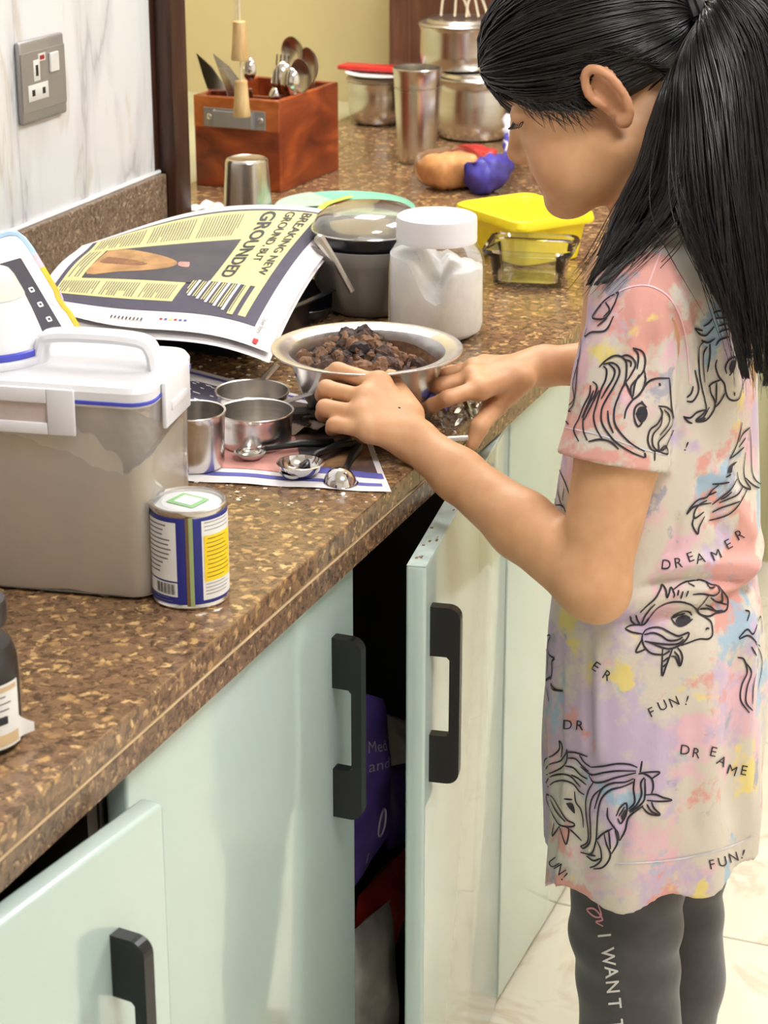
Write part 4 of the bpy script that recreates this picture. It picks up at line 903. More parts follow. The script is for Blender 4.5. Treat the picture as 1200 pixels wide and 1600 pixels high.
# --- wooden cutlery box
def cutlery_box():
    c0 = PZ(445, 302); c = np.array([c0[0]-.077, c0[1]+.108, ZC]); rz = rad(-3.5); hx, hy, H, th = .077, .105, .145, .010
    t = thing('cutlery_box', 'reddish brown wooden box with steel handle full of cutlery', 'box', c, rz)
    obj('front_panel', MB().rbox((-hx, -hy, 0), (hx, -hy+th, H), .0015, 1), 'box_wood', t, smooth=False)
    obj('front_band', MB().rbox((-hx+.0005, -hy-.0006, H*.66), (hx-.0005, -hy+.002, H-.0008), .0005, 1), 'box_wood_light', t, smooth=False)
    obj('side_panel', MB().rbox((hx-th, -hy+th, 0), (hx, hy, H), .0015, 1), 'box_wood', t, smooth=False); obj('side_panel', MB().rbox((-hx, -hy+th, 0), (-hx+th, hy, H), .0015, 1), 'box_wood', t, smooth=False)
    obj('back_panel', MB().rbox((-hx+th, hy-th, 0), (hx-th, hy, H), .0015, 1), 'box_wood', t, smooth=False); obj('bottom_panel', MB().box((-hx+th, -hy+th, .002), (hx-th, hy-th, .010)), 'box_wood', t, smooth=False); obj('divider', MB().rbox((-hx+th, -.012, .010), (hx-th, -.004, H-.012), .001, 1), 'box_wood', t, smooth=False)
    # steel strap handle
    h = obj('strap_handle', MB().rbox((-.058, -hy-.0026, H-.048), (.053, -hy-.0008, H-.018), .0006, 1).rbox((-.036, -hy-.012, H-.046), (.034, -hy-.0100, H-.020), .0008, 1).box((-.037, -hy-.0105, H-.046), (-.035, -hy-.001, H-.020)).box((.033, -hy-.0105, H-.046), (.035, -hy-.001, H-.020)), 'steel_plate', t, smooth=False)
    for x in (-.047, .045): obj('screw', MB().lathe([(.0048, 0), (.0048, .001), (.003, .0026), (.001, .003)], 14, TR((x, -hy-.0026, H-.032), rx=rad(90)), cap1=False), 'chrome', h)
    Mx = TR(c, rz=rz); return Mx, (hx, hy, H)
MCB, DCB = cutlery_box()
def cutlery():
    hx, hy, H = DCB
    def put(kind, x, y, lean, az, L, label, bw=.017, mt='chrome'):
        t = thing('fork' if kind == 'fork' else 'ladle' if kind == 'ladle' else 'knife' if kind == 'knife' else 'spoon', label, 'cutlery', tuple(MCB @ Vector((x, y, .012))), group='cutlery in the wooden box')
        R_ = Matrix.Rotation(az, 4, 'Z') @ Matrix.Rotation(lean, 4, 'Y')
        if kind == 'spoon':
            obj('handle', MB().rbox((-.0035, -.001, 0), (.0035, .001, L-.03), .0005, 1, R_), mt, t); m = MB(); bm = bmesh.new(); bmesh.ops.create_uvsphere(bm, u_segments=20, v_segments=12, radius=1)
            bm.verts.index_update(); m.add([(q.co.x*bw, q.co.y*.004-.006*(1-q.co.x**2)*(1-q.co.z**2)+.003, L+q.co.z*bw*1.55) for q in bm.verts], [tuple(z.index for z in p.verts) for p in bm.faces], R_); bm.free(); obj('bowl', m, mt, t)
        elif kind == 'ladle':
            obj('handle', MB().rbox((-.004, -.0012, 0), (.004, .0012, L), .0005, 1, R_), mt, t); m = MB(); m.lathe([(.001, -.003), (bw*.5, 0), (bw*.85, .006), (bw, .012), (bw*.97, .012), (bw*.8, .007), (.001, .001)], 28, R_ @ TR((0, 0, L+bw*.8), rx=rad(90)), cap0=False, cap1=False); obj('bowl', m, mt, t)
        elif kind == 'fork':
            obj('handle', MB().rbox((-.0035, -.001, 0), (.0035, .001, L-.02), .0005, 1, R_).rbox((-.011, -.001, L-.022), (.011, .001, L), .0008, 1, R_), mt, t)
            for k in range(4): obj('tine', MB().rbox((-.011+k*.0064, -.0008, L-.001), (-.0083+k*.0064, .0008, L+.034), .0005, 1, R_), mt, t)
        else:
            obj('handle', MB().rbox((-.007, -.003, 0), (.007, .003, L*.5), .002, 2, R_), mt, t)
            m = MB(); m.prism([(-.009, L*.5), (.009, L*.5), (.017, L*.75), (.018, L*.95), (.010, L*1.15), (-.006, L*1.34), (-.010, L*1.1), (-.012, L*.8)], -.0010, .0010, R_ @ Matrix.Rotation(rad(90), 4, 'X')); obj('blade', m, mt, t)
    put('knife', -.002, -.062, rad(-22), rad(6), .158, 'broad steel knife leaning left, nearest the box corner', mt='chrome'); put('knife', .026, -.035, rad(-25), rad(8), .160, 'broad steel knife leaning left behind the first knife', mt='steel')
    put('spoon', .012, -.060, rad(-4), rad(0), .172, 'upright dessert spoon at the middle front of the box', .012); put('spoon', .028, -.068, rad(10), rad(-20), .135, 'small teaspoon at the front right of the box', .010)
    put('fork', .026, -.02, rad(4), rad(10), .158, 'steel fork with four tines in the box'); put('spoon', .034, -.045, rad(6), rad(30), .156, 'steel tablespoon beside the fork', .018); put('spoon', .050, -.050, rad(6), rad(10), .152, 'second tablespoon nearest the right side of the box', .016)
    put('ladle', .028, .040, rad(3), rad(-25), .168, 'round steel ladle rising at the back of the box', .026, 'steel'); put('ladle', .040, .065, rad(9), rad(-40), .145, 'dark round ladle at the back right of the box', .030, 'steel_dull'); put('ladle', .044, .010, rad(12), rad(-30), .142, 'dark oval serving spoon in front of the ladles', .027, 'steel_dull')
cutlery()
# --- blind cord with two wooden toggles
def cord():
    top = PY(366, -40, 1.16); a = PY(371, 33, 1.16); b = PY(375, 94, 1.16); cc = PY(377, 126, 1.16); e = PY(378, 182, 1.16)
    t = thing('blind_cord', 'blind pull cord with two pale wooden toggles hanging by the post', 'cord', (a[0], a[1], e[2]))
    up = np.array([top[0], top[1], HC-.002])
    m = MB(); m.tube([(a[0]-.003, a[1], HC-.002), (a[0]-.002, a[1], a[2])], .0015, 6); m.tube([(a[0]+.004, a[1], HC-.002), (a[0]+.003, a[1], a[2])], .0015, 6); m.tube([(b[0], b[1], b[2]+.004), tuple(cc)], .0015, 6); obj('string', m, 'cord', t, world=True)
    for p, q in ((a, b), (cc, e)):
        L = p[2]-q[2]; obj('toggle', MB().lathe([(.0085, L), (.0095, L-.001), (.0115, L*.4), (.0135, .002), (.0125, 0), (.001, 0)][::-1], 20, TR((q[0], q[1], q[2]))), 'pale_wood', t, world=True)
cord()
# --- steel pots at the back
def pots():
    def pot(name, label, px, py, rpx, h, mt, z=ZC, prof=None, cat='pot'):
        c = PZ(px, py, z); s = mpp(c); R = rpx*s; t = thing(name, label, cat, c); return t, R, c
    t, R, c = pot('tall_glass', 'tall tapered steel tumbler standing before the pots', 651, 252, 37, .155, 'steel', cat='tumbler')
    obj('shell', MB().lathe(wallprof(R*.80, R, .158, .0012, .0018), 40, cap1=False), 'steel', t); obj('waist_line', MB().lathe([(R*.962, .1255), (R*.972, .1265), (R*.968, .1275)], 40, cap0=False, cap1=False), 'steel_dull', t)
    t, R, c = pot('steel_pot', 'large rounded steel pot with lid behind the bread bag', 742, 214, 62, .11, 'steel')
    H = .105
    obj('body', MB().lathe([(R*.70, 0), (R*.88, .004), (R*.98, .018), (R*1.0, .035), (R*.98, .07), (R*.95, .088), (R*.945, H-.006), (R*.98, H-.002), (R*.99, H), (R*.93, H), (R*.9, .08), (.001, .06)], 52, cap1=False), 'steel', t)
    l = obj('lid', MB().lathe([(R*.99, H+.0005), (R*1.0, H+.002), (R*.99, H+.004), (R*.88, H+.006), (R*.84, H+.012), (R*.80, H+.0135), (.001, H+.0135)], 52, cap1=False), 'steel', t)
    hp = [(-.045, -.02, H+.012), (-.044, -.02, H+.034), (-.030, -.015, H+.034), (.0, 0, H+.018)]; obj('lid_loop', MB().tube(hp, .0022, 8), 'steel', l)
    z2 = ZC+H+.0145
    c2 = np.array([c[0]-.034, c[1]+.012, z2]); R2 = 63*mpp(c2); t2 = thing('steel_pot', 'smaller steel pot with ribbed lid stacked on the large pot', 'pot', c2)
    obj('body', MB().lathe([(R2*.72, 0), (R2*.88, .003), (R2*.97, .012), (R2*1.0, .03), (R2*.99, .068), (R2*1.02, .074), (R2*1.03, .076), (R2*.98, .077), (.001, .05)], 48, cap1=False), 'steel', t2); obj('lid', MB().lathe([(R2*1.03, .0765), (R2*1.04, .079), (R2*1.0, .082), (R2*.85, .083), (R2*.8, .088), (.001, .088)], 48, cap1=False), 'steel_dull', t2)
    # looped cream cord on the lid of the upper pot
    t3 = thing('looped_cord', 'cream coloured cord looped over the upper steel pot', 'cord', c2+np.array([0, 0, .089])); m = MB()
    for dx, w_, h_ in ((-.012, .022, .060), (.010, .018, .075), (.030, .016, .05)): m.tube([tuple(p) for p in catmull([(dx-w_, -.01, .0025), (dx-w_*.8, -.008, h_*.6), (dx, -.004, h_), (dx+w_*.8, -.002, h_*.55), (dx+w_*1.3, 0, .0025)], 16)], .0022, 6)
    obj('strand', m, 'cream_cord', t3)
    t, R, c = pot('steel_bowl', 'small rounded steel bowl beside the wooden cutlery box', 590, 192, 46, .08, 'steel', cat='bowl')
    H = .078; obj('body', MB().lathe([(R*.62, 0), (R*.78, .003), (R*.94, .016), (R, .034), (R*.99, .055), (R*.98, H-.010), (R*1.0, H-.006), (R*1.01, H), (R*.96, H), (.001, .03)], 48, cap1=False), 'steel', t)
    t2 = thing('steel_disc', 'flat dull steel cover on the small steel bowl', 'cover', c+np.array([0, 0, H+.0006])); obj('disc', MB().lathe([(R*.8, 0), (R*1.06, .001), (R*1.08, .004), (R*1.0, .009), (R*.9, .010), (.001, .010)], 48, cap1=False), 'steel_dull', t2)
    c3 = c+np.array([.012, .0, H+.0115]); t4 = thing('white_plate', 'thin white plate under the red spatula on the small steel bowl', 'plate', c3); obj('disc', MB().lathe([(R*.7, 0), (R*1.25, .004), (R*1.3, .006), (R*1.25, .007), (R*.8, .003), (.001, .003)], 48, cap1=False), 'label_white', t4)
    t5 = thing('red_ladle', 'red plastic spatula lying on the white plate', 'utensil', c3+np.array([0, 0, .0075])); obj('blade', MB().rbox((-.085, -.022, 0), (.035, .022, .009), .004, 2), 'red_plastic', t5); obj('handle', MB().tube([(.034, 0, .005), (.06, .004, .007), (.085, .006, .009)], [.006, .005, .005], 10), 'red_plastic', t5)
pots()
# --- bags inside the open cabinet
def bags():
    def pillow(name, label, corners, thick, mt, axis, seed, cat='bag'):
        r = np.random.default_rng(seed); p = r.random((5, 3))*6; c = sum(corners)/4; t = thing(name, label, cat, (c[0], c[1], min(q[2] for q in corners)))
        nrm = np.cross(corners[1]-corners[0], corners[3]-corners[0]); nrm /= np.linalg.norm(nrm)
        def fn(sgn):
            def g(u, v):
                b = (max(0, math.sin(math.pi*u))*max(0, math.sin(math.pi*v)))**.45; q = bilerp(corners, u, v)+nrm*sgn*thick*b*(1+.12*math.sin(u*9+p[0, 0]+v*5)+.1*math.sin(v*14+p[1, 1]-u*6)); return q
            return g
        mb = MB(); mb.grid(fn(1), 22, 26); mb.grid(fn(-1), 22, 26); obj('pouch', mb, mt, t, world=True); return t, fn, nrm
    # flour bag: purple, facing the door gap
    y = .14
    cs = [PX(545, 1075, -.17), PX(606, 1100, -.20), PX(600, 1345, -.20), PX(540, 1400, -.17)]
    cs = [np.array([-.26, .05, .70]), np.array([-.11, .20, .70]), np.array([-.11, .20, .47]), np.array([-.26, .05, .47])]
    cs = [PX(530, 1072, -.085), PX(600, 1092, -.075), PX(606, 1300, -.075), PX(528, 1420, -.085)]
    t, fn, nrm = pillow('purple_bag', 'purple plastic food bag with white lettering inside the open cabinet', cs, .022, 'purple_bag', 0, 3)
    sgn = 1 if nrm@(CAM-cs[0]) > 0 else -1; f = fn(sgn); n_ = nrm*sgn
    def print_(s, u0, v0, du, hv, mt='bag_print'):
        v2, f2, wd = text2d(s, .0); mb = MB(); mb.add([tuple(np.asarray(f(u0+x/wd*du, v0-y_*hv/.7))+n_*.0015) for x, y_ in v2], f2); obj('print', mb, mt, t, smooth=False, world=True)
    print_('Med', .30, .30, .30, .060); print_('and', .32, .40, .30, .060)
    mb = MB(); ring = [tuple(np.asarray(f(.50+.10*math.cos(a), .70+.075*math.sin(a)))+n_*.002) for a in np.linspace(0, 2*math.pi, 24)]; mb.tube(ring, .0012, 5); obj('print_ring', mb, 'bag_print', t, world=True); print_('1', .28, .88, .05, .06)
    cs = [PX(596, 1112, -.085), PX(645, 1130, -.085), PX(645, 1190, -.085), PX(606, 1198, -.085)]; pillow('white_packet', 'pale folded packet tucked above the purple bags', cs, .010, 'bag_white', 0, 4, 'packet')
    cs = [PX(600, 1190, -.10), PX(632, 1180, -.10), PX(632, 1310, -.10), PX(606, 1330, -.10)]; pillow('purple_bag', 'darker purple bag behind the first, half hidden by the door', cs, .022, 'purple_dark', 0, 5)
    cs = [PX(560, 1400, -.08), PX(650, 1310, -.08), PX(612, 1480, -.08), PX(545, 1560, -.08)]; pillow('red_bag', 'crinkled red and silver food bag low in the open cabinet', cs, .020, 'bag_red', 0, 6)
    cs = [PX(545, 1460, -.062), PX(610, 1405, -.062), PX(614, 1680, -.062), PX(540, 1720, -.062)]; pillow('silver_bag', 'crinkled silver pink bag under the red bag in the cabinet', cs, .022, 'bag_silver', 0, 8)
bags()
# --- a dusting of flour on the worktop
mb = MB()
for k in range(130):
    px = 230+360*RNG.random(); py = 700+90*RNG.random() if RNG.random() < .5 else 560+40*RNG.random()
    p = PZ(px, py); s = .0008+.0014*RNG.random(); mb.box((p[0]-s, p[1]-s, ZC+.0002), (p[0]+s, p[1]+s*.8, ZC+.0008))
fd = obj('flour_dust', mb, 'flour_dust', None, smooth=False); fd['kind'] = 'stuff'; tag(fd, 'white flour specks scattered on the granite worktop', 'flour')
# ================================================================ the girl
class SDF:
    def __init__(s, lo, hi, h):
        s.lo = np.array(lo, float); s.h = h; s.n = np.ceil((np.array(hi)-s.lo)/h).astype(int)+1; s.a = np.full(tuple(s.n), .06, np.float32)
    def sub(s, lo, hi):
        i0 = np.clip(np.floor((np.array(lo)-s.lo)/s.h).astype(int), 0, s.n-1); i1 = np.clip(np.ceil((np.array(hi)-s.lo)/s.h).astype(int)+1, 1, s.n)
        sl = tuple(slice(a, b) for a, b in zip(i0, i1)); ax = [(s.lo[k]+s.h*np.arange(i0[k], i1[k])).astype(np.float32) for k in range(3)]
        return sl, np.meshgrid(*ax, indexing='ij')
    def add(s, fn, lo, hi, k=.01, mode='union'):
        m = .02+k; sl, (X, Y, Z) = s.sub(np.array(lo)-m, np.array(hi)+m)
        if X.size == 0: return
        b = fn(X, Y, Z).astype(np.float32); a = s.a[sl]
        if mode == 'cut': b = -b; h = np.clip(.5-.5*(a-b)/k, 0, 1); s.a[sl] = a*(1-h)+b*h+k*h*(1-h); return
        h = np.clip(.5+.5*(a-b)/k, 0, 1); s.a[sl] = a*(1-h)+b*h-k*h*(1-h)
    def cone(s, p0, p1, r0, r1, k=.01, mode='union'):
        p0 = np.array(p0, float); p1 = np.array(p1, float); R = max(r0, r1); d = p1-p0; L = d@d+1e-12
        def fn(X, Y, Z):
            x, y, z = X-p0[0], Y-p0[1], Z-p0[2]; t = np.clip((x*d[0]+y*d[1]+z*d[2])/L, 0, 1); return np.sqrt((x-t*d[0])**2+(y-t*d[1])**2+(z-t*d[2])**2)-(r0+(r1-r0)*t)
        s.add(fn, np.minimum(p0, p1)-R, np.maximum(p0, p1)+R, k, mode)
    def ell(s, c, r, k=.01, F=None, mode='union'):
        c = np.array(c, float); r = np.array(r, float); F = np.eye(3) if F is None else np.array(F); R = max(r)
        def fn(X, Y, Z):
            x, y, z = X-c[0], Y-c[1], Z-c[2]; q = [x*F[i][0]+y*F[i][1]+z*F[i][2] for i in range(3)]
            k0 = np.sqrt(sum((q[i]/r[i])**2 for i in range(3)))+1e-9; k1 = np.sqrt(sum((q[i]/r[i]**2)**2 for i in range(3)))+1e-9; return k0*(k0-1)/k1
        s.add(fn, c-R, c+R, k, mode)
    def chain(s, pts, rs, k=.01):
        for a, b, r0, r1 in zip(pts, pts[1:], rs, rs[1:]): s.cone(a, b, r0, r1, k)
    def mesh(s, smooth=1):
        a = s.a; ins = a < 0; N = a.shape
        cnt = np.zeros((N[0]-1, N[1]-1, N[2]-1), np.int8)
        for i in (0, 1):
            for j in (0, 1):
                for k in (0, 1): cnt += ins[i:N[0]-1+i, j:N[1]-1+j, k:N[2]-1+k]
        act = (cnt > 0) & (cnt < 8); idx = np.argwhere(act); lut = np.full(act.shape, -1, np.int32); lut[act] = np.arange(len(idx))
        acc = np.zeros((len(idx), 3)); num = np.zeros(len(idx)); I, J, K = idx.T
        for ax in range(3):
            o = [q for q in range(3) if q != ax]
            for u in (0, 1):
                for v in (0, 1):
                    c0 = [I, J, K]; off = [0, 0, 0]; off[o[0]] = u; off[o[1]] = v; A = [c0[q]+off[q] for q in range(3)]; B = list(A); B[ax] = B[ax]+1
                    va = a[A[0], A[1], A[2]].astype(float); vb = a[B[0], B[1], B[2]].astype(float); m = (va < 0) != (vb < 0); t = np.where(m, va/(va-vb+1e-20), 0)
                    p = np.zeros((len(idx), 3)); p[:, o[0]] = u; p[:, o[1]] = v; p[:, ax] = t; acc[m] += p[m]; num[m] += 1
        V = (idx+acc/np.maximum(num, 1)[:, None])*s.h+s.lo
        F = []
        for ax in range(3):
            o = [(ax+1) % 3, (ax+2) % 3]; sa = [slice(None)]*3; sb = [slice(None)]*3; sa[ax] = slice(0, -1); sb[ax] = slice(1, None)
            ch = ins[tuple(sa)] != ins[tuple(sb)]; e = np.argwhere(ch); e = e[(e[:, o[0]] > 0) & (e[:, o[1]] > 0) & (e[:, o[0]] < N[o[0]]-1) & (e[:, o[1]] < N[o[1]]-1)]
            flip = ins[e[:, 0], e[:, 1], e[:, 2]]
            def cell(d0, d1):
                q = e.copy(); q[:, o[0]] += d0; q[:, o[1]] += d1; return lut[q[:, 0], q[:, 1], q[:, 2]]
            q = np.stack([cell(-1, -1), cell(0, -1), cell(0, 0), cell(-1, 0)], 1); q[~flip] = q[~flip][:, ::-1]; F.append(q)
        F = np.concatenate(F); F = F[(F >= 0).all(1)]
        for _ in range(smooth):
            S = np.zeros_like(V); C_ = np.zeros(len(V))
            for i in range(4):
                np.add.at(S, F[:, i], V[F[:, (i+1) % 4]]); np.add.at(C_, F[:, i], 1); np.add.at(S, F[:, (i+1) % 4], V[F[:, i]]); np.add.at(C_, F[:, (i+1) % 4], 1)
            V = V*.5+.5*S/np.maximum(C_, 1)[:, None]
        return V, F
def npobj(name, V, F, m, parent):
    me = bpy.data.meshes.new(name); L = np.array(parent.location if parent.parent is None else parent.parent.location); V = V-L
    me.vertices.add(len(V)); me.vertices.foreach_set('co', V.astype(np.float32).ravel()); k = F.shape[1]
    me.loops.add(len(F)*k); me.loops.foreach_set('vertex_index', F.astype(np.int32).ravel()); me.polygons.add(len(F)); me.polygons.foreach_set('loop_start', np.arange(0, len(F)*k, k, dtype=np.int32)); me.polygons.foreach_set('loop_total', np.full(len(F), k, np.int32))
    me.update(calc_edges=True); me.validate(); me.materials.append(MATS[m]); me.shade_smooth(); o = bpy.data.objects.new(name, me); COL.objects.link(o); o.parent = parent; return o

# head frame fitted to the photograph: forward, left, up about the ear canals
HS = .95; HO = np.array([.155, .225, 1.225]); _hy, _hp = rad(15), rad(24)
HF = np.array([-math.cos(_hy)*math.cos(_hp), -math.sin(_hy)*math.cos(_hp), -math.sin(_hp)]); HL = np.array([math.sin(_hy), -math.cos(_hy), 0]); HU = np.cross(HF, HL); HU = HU if HU[2] > 0 else -HU
HM = np.array([HF, HL, HU])
def hd(f, l, u): return HO+HS*(HF*f+HL*l+HU*u)
AX = np.array([.229, .22])                         # torso axis
PERSON = thing('person', 'girl with a long black ponytail in a tie-dye dress and dark leggings', 'person', (AX[0], AX[1], 0))
SHL, SHR = np.array([.229, .122, 1.043]), np.array([.232, .322, 1.043])
ELL = PD(924, 906, .605); WRL = PD(650, 690, .645); ELR = np.array([.215, .425, .905]); WRR = PZ(850, 572, .897)
print('arm lengths', np.linalg.norm(SHL-ELL), np.linalg.norm(ELL-WRL), 'R', np.linalg.norm(SHR-ELR), np.linalg.norm(ELR-WRR), WRL, ELL, WRR)
HANDL = {'index': [(592, 600, .655), (527, 579, .659), (508, 590, .668), (524, 600, .676)], 'middle': [(572, 624, .650), (510, 607, .655), (504, 617, .666), (528, 622, .675)],
         'ring': [(567, 649, .645), (508, 637, .650), (505, 647, .661), (530, 648, .669)], 'little': [(577, 673, .640), (522, 664, .645), (519, 670, .654), (542, 669, .660)]}
HANDR = {'index': [(748, 607, .893), (700, 622, .890), (676, 633, .878), (660, 640, .866)], 'middle': [(738, 591, .897), (690, 602, .893), (666, 608, .880), (652, 612, .868)],
         'ring': [(742, 579, .893), (696, 588, .888), (674, 592, .876), (664, 594, .864)], 'little': [(756, 572, .886), (722, 578, .880), (704, 580, .870), (694, 581, .862)]}
def build_body():
    S = SDF((-.17, -.06, -.004), (.40, .56, 1.37), .003)
    # --- torso, hips, legs, feet
    S.cone((.232, .222, 1.03), (.228, .22, .80), .085, .085, .02); S.ell((.23, .22, .93), (.08, .118, .14), .02); S.ell((.236, .22, .66), (.09, .125, .12), .02)
    S.cone((.235, .17, 1.035), SHL, .042, .040, .02); S.cone((.235, .27, 1.035), SHR, .042, .040, .02)
    for ly, lx in ((.155, .232), (.290, .248)):
        S.chain([(.238, ly, .62), (lx, ly, .36), (lx+.012, ly, .22), (lx+.016, ly, .07)], [.068, .050, .046, .029], .015)
        S.chain([(lx+.03, ly, .03), (lx-.06, ly, .03), (lx-.115, ly, .016), (lx-.15, ly, .014)], [.028, .027, .018, .014], .012)
        S.cone((lx+.016, ly, .07), (lx+.025, ly, .03), .030, .028, .01)
        for q in range(5): S.cone((lx-.14, ly-.028+q*.014, .013), (lx-.168+abs(q-1.5)*.006, ly-.029+q*.0145, .011), .009, .0085, .004)
    # --- neck and head
    nb = np.array([.232, .22, 1.05]); nt = hd(-.028, 0, -.05); S.chain([nb, nb*.5+nt*.5, nt], [.052, .043, .045], .02)
    E = lambda c, r, k=.012: S.ell(hd(*c), np.array(r)*HS, k, HM)
    E((-.004, 0, .046), (.090, .070, .080), .01); E((.040, 0, -.020), (.058, .058, .070), .02); E((.030, 0, -.060), (.055, .050, .045), .02)
    for s in (-1, 1):
        S.cone(hd(.004, .052*s, -.055), hd(.068, .022*s, -.089), .020*HS, .017*HS, .025)
        E((.064, .034*s, -.052), (.030, .028, .037), .018)        # round cheek
        E((.082, .031*s, .010), (.013, .015, .0105), .008)        # closed lid over the eye
        S.cone(hd(.088, .012*s, .030), hd(.080, .042*s, .032), .007*HS, .006*HS, .010)
        E((.1005, .0095*s, -.036), (.009, .0065, .0065), .004)     # nostril wing
    S.ell(hd(.079, 0, -.092), np.array((.020, .024, .017))*HS, .02, HM)
    S.cone(hd(.090, 0, .008), hd(.1075, 0, -.026), .0058*HS, .0078*HS, .008); E((.1075, 0, -.030), (.0085, .0085, .0075), .005)
    E((.094, 0, -.0600), (.0085, .019, .0050), .004); E((.091, 0, -.0715), (.0085, .016, .0058), .004); S.cone(hd(.103, .017, -.0655), hd(.103, -.017, -.0655), .0018, .0018, .002, 'cut')
    S.cone(hd(.089, 0, -.048), hd(.091, 0, -.052), .010*HS, .010*HS, .008)
    # --- ears: rim, lobe and hollow
    for s in (-1, 1):
        tilt = rad(-14)
        def ep(a, r1, r2, lift): ff, uu = r1*.80*math.cos(a), r2*math.sin(a); return hd(-.006+ff*math.cos(tilt)-uu*math.sin(tilt), (.0735+lift)*s, .001+ff*math.sin(tilt)+uu*math.cos(tilt))
        S.ell(hd(-.008, .071*s, .002), np.array((.015, .005, .029))*HS, .004, HM)
        pts = [ep(a, .0185, .031, .008-.004*math.cos(a)) for a in np.linspace(rad(2), rad(285), 16)]; S.chain(pts, [.0030]+[.0042]*15, .003)
        S.ell(ep(rad(278), .012, .029, .004), np.array((.0085, .005, .010))*HS, .004, HM)
        S.ell(ep(0, .004, 0, .006), np.array((.0085, .0065, .0125))*HS, .003, HM, 'cut'); S.cone(ep(rad(70), .010, .02, .007), ep(rad(150), .009, .016, .007), .0028, .0025, .003, 'cut')
        S.cone(ep(0, .0125, 0, .004), ep(rad(-30), .0145, .012, .004), .0045, .004, .004)
    # --- arms
    m1 = SHL*.5+ELL*.5+np.array([.004, 0, 0]); S.chain([SHL, m1, ELL], [.043, .0405, .0345], .012)
    fm = ELL*.62+WRL*.38; S.chain([ELL, fm, ELL*.25+WRL*.75, WRL], [.035, .0325, .0255, .0215], .012); S.ell(ELL+np.array([.010, -.004, -.012]), (.026, .026, .026), .015)
    S.chain([SHR, SHR*.5+ELR*.5, ELR], [.042, .038, .033], .012); S.chain([ELR, ELR*.6+WRR*.4, WRR], [.033, .029, .0205], .012)
    # --- hands
    def hand(W_, fingers, thumb, palm_r, fr, k):
        M = [f[0] for f in fingers]
        for i, m in enumerate(M): S.cone(W_, m, .017 if i in (1, 2) else .0155, palm_r*(.92 if i == 3 else 1), .012)
        for a, b in zip(M, M[1:]): S.cone(a, b, palm_r*.96, palm_r*.92, .008)
        c = (W_+sum(M)/4)*.5
        for i, f in enumerate(fingers):
            r = fr*(.88 if i == 3 else 1.0); rs = [r*1.14, r*1.06, r*.96, r*.80]
            for a, b, r0, r1 in zip(f, f[1:], rs, rs[1:]): S.cone(a, b, r0, r1, .0035)
        for a, b, r0, r1 in zip(thumb, thumb[1:], (.0165, .0115, .0098), (.0115, .0098, .0078)): S.cone(a, b, r0, r1, .006)
    fl = [[PD(*p) for p in HANDL[k]] for k in ('index', 'middle', 'ring', 'little')]
    tl = [WRL*.7+fl[0][0]*.3+np.array([0, .012, .006]), PD(610, 596, .668), PD(572, 581, .677), PD(548, 577, .684)]
    hand(WRL, fl, tl, .0128, .0086, 0)
    fr_ = [[PZ(*p) for p in HANDR[k]] for k in ('index', 'middle', 'ring', 'little')]
    tr = [WRR*.62+fr_[0][0]*.38+np.array([.004, -.010, -.002]), PX(772, 636, .024), PX(748, 668, .024), PX(738, 694, .021)]
    hand(WRR, fr_, tr, .0125, .0082, 0)
    V, F = S.mesh(2)
    o = npobj('body', V, F, 'skin', PERSON)
    t = np.zeros(len(V))
    def spot(p, r, w):
        nonlocal t
        d = np.linalg.norm(V-p, axis=1); t = np.maximum(t, w*np.clip(1-(d/r)**2, 0, 1))
    for l in (-.012, -.006, 0, .006, .012): spot(hd(.099, l, -.0605), .0065, .9); spot(hd(.097, l, -.0715), .0065, .9)
    spot(hd(-.008, .08, .003), .05, .32); spot(hd(.075, .05, -.04), .03, .12); spot(hd(.11, 0, -.03), .016, .15)
    for f in fl+fr_: spot(f[1], .012, .18); spot(f[3], .014, .35)
    # forearms and faces tan slightly differently from the palms
    at = o.data.attributes.new('tint', 'FLOAT', 'POINT'); at.data.foreach_set('value', t.astype(np.float32))
    mole = PD(624, 637, .632); return o, V, F
BODY, BV, BF = build_body()
# brows and lashes, mole
mb = MB()
for s in (-1, 1): mb.tube([tuple(hd(*p)) for p in ((.0955, .013*s, .035), (.0945, .026*s, .0385), (.088, .040*s, .0365), (.079, .050*s, .032))], [.0016, .0021, .0017, .0006], 6)
obj('eyebrows', mb, 'lash', PERSON, world=True)
mb = MB()
for s in (-1, 1):
    for k in range(9):
        a = .018+.026*k/8; b0 = (.0955-.0125*((k/8)**2), a*s, .0035); mb.tube([tuple(hd(*b0)), tuple(hd(b0[0]+.0035, a*s*1.02, .0005)), tuple(hd(b0[0]+.0070, a*s*1.05, .0))], [.0006, .0005, .0002], 5)
    mb.tube([tuple(hd(.0955-.0125*((k/8)**2), (.018+.026*k/8)*s, .0038)) for k in range(9)], .0007, 5)
obj('eyelashes', mb, 'lash', PERSON, world=True)

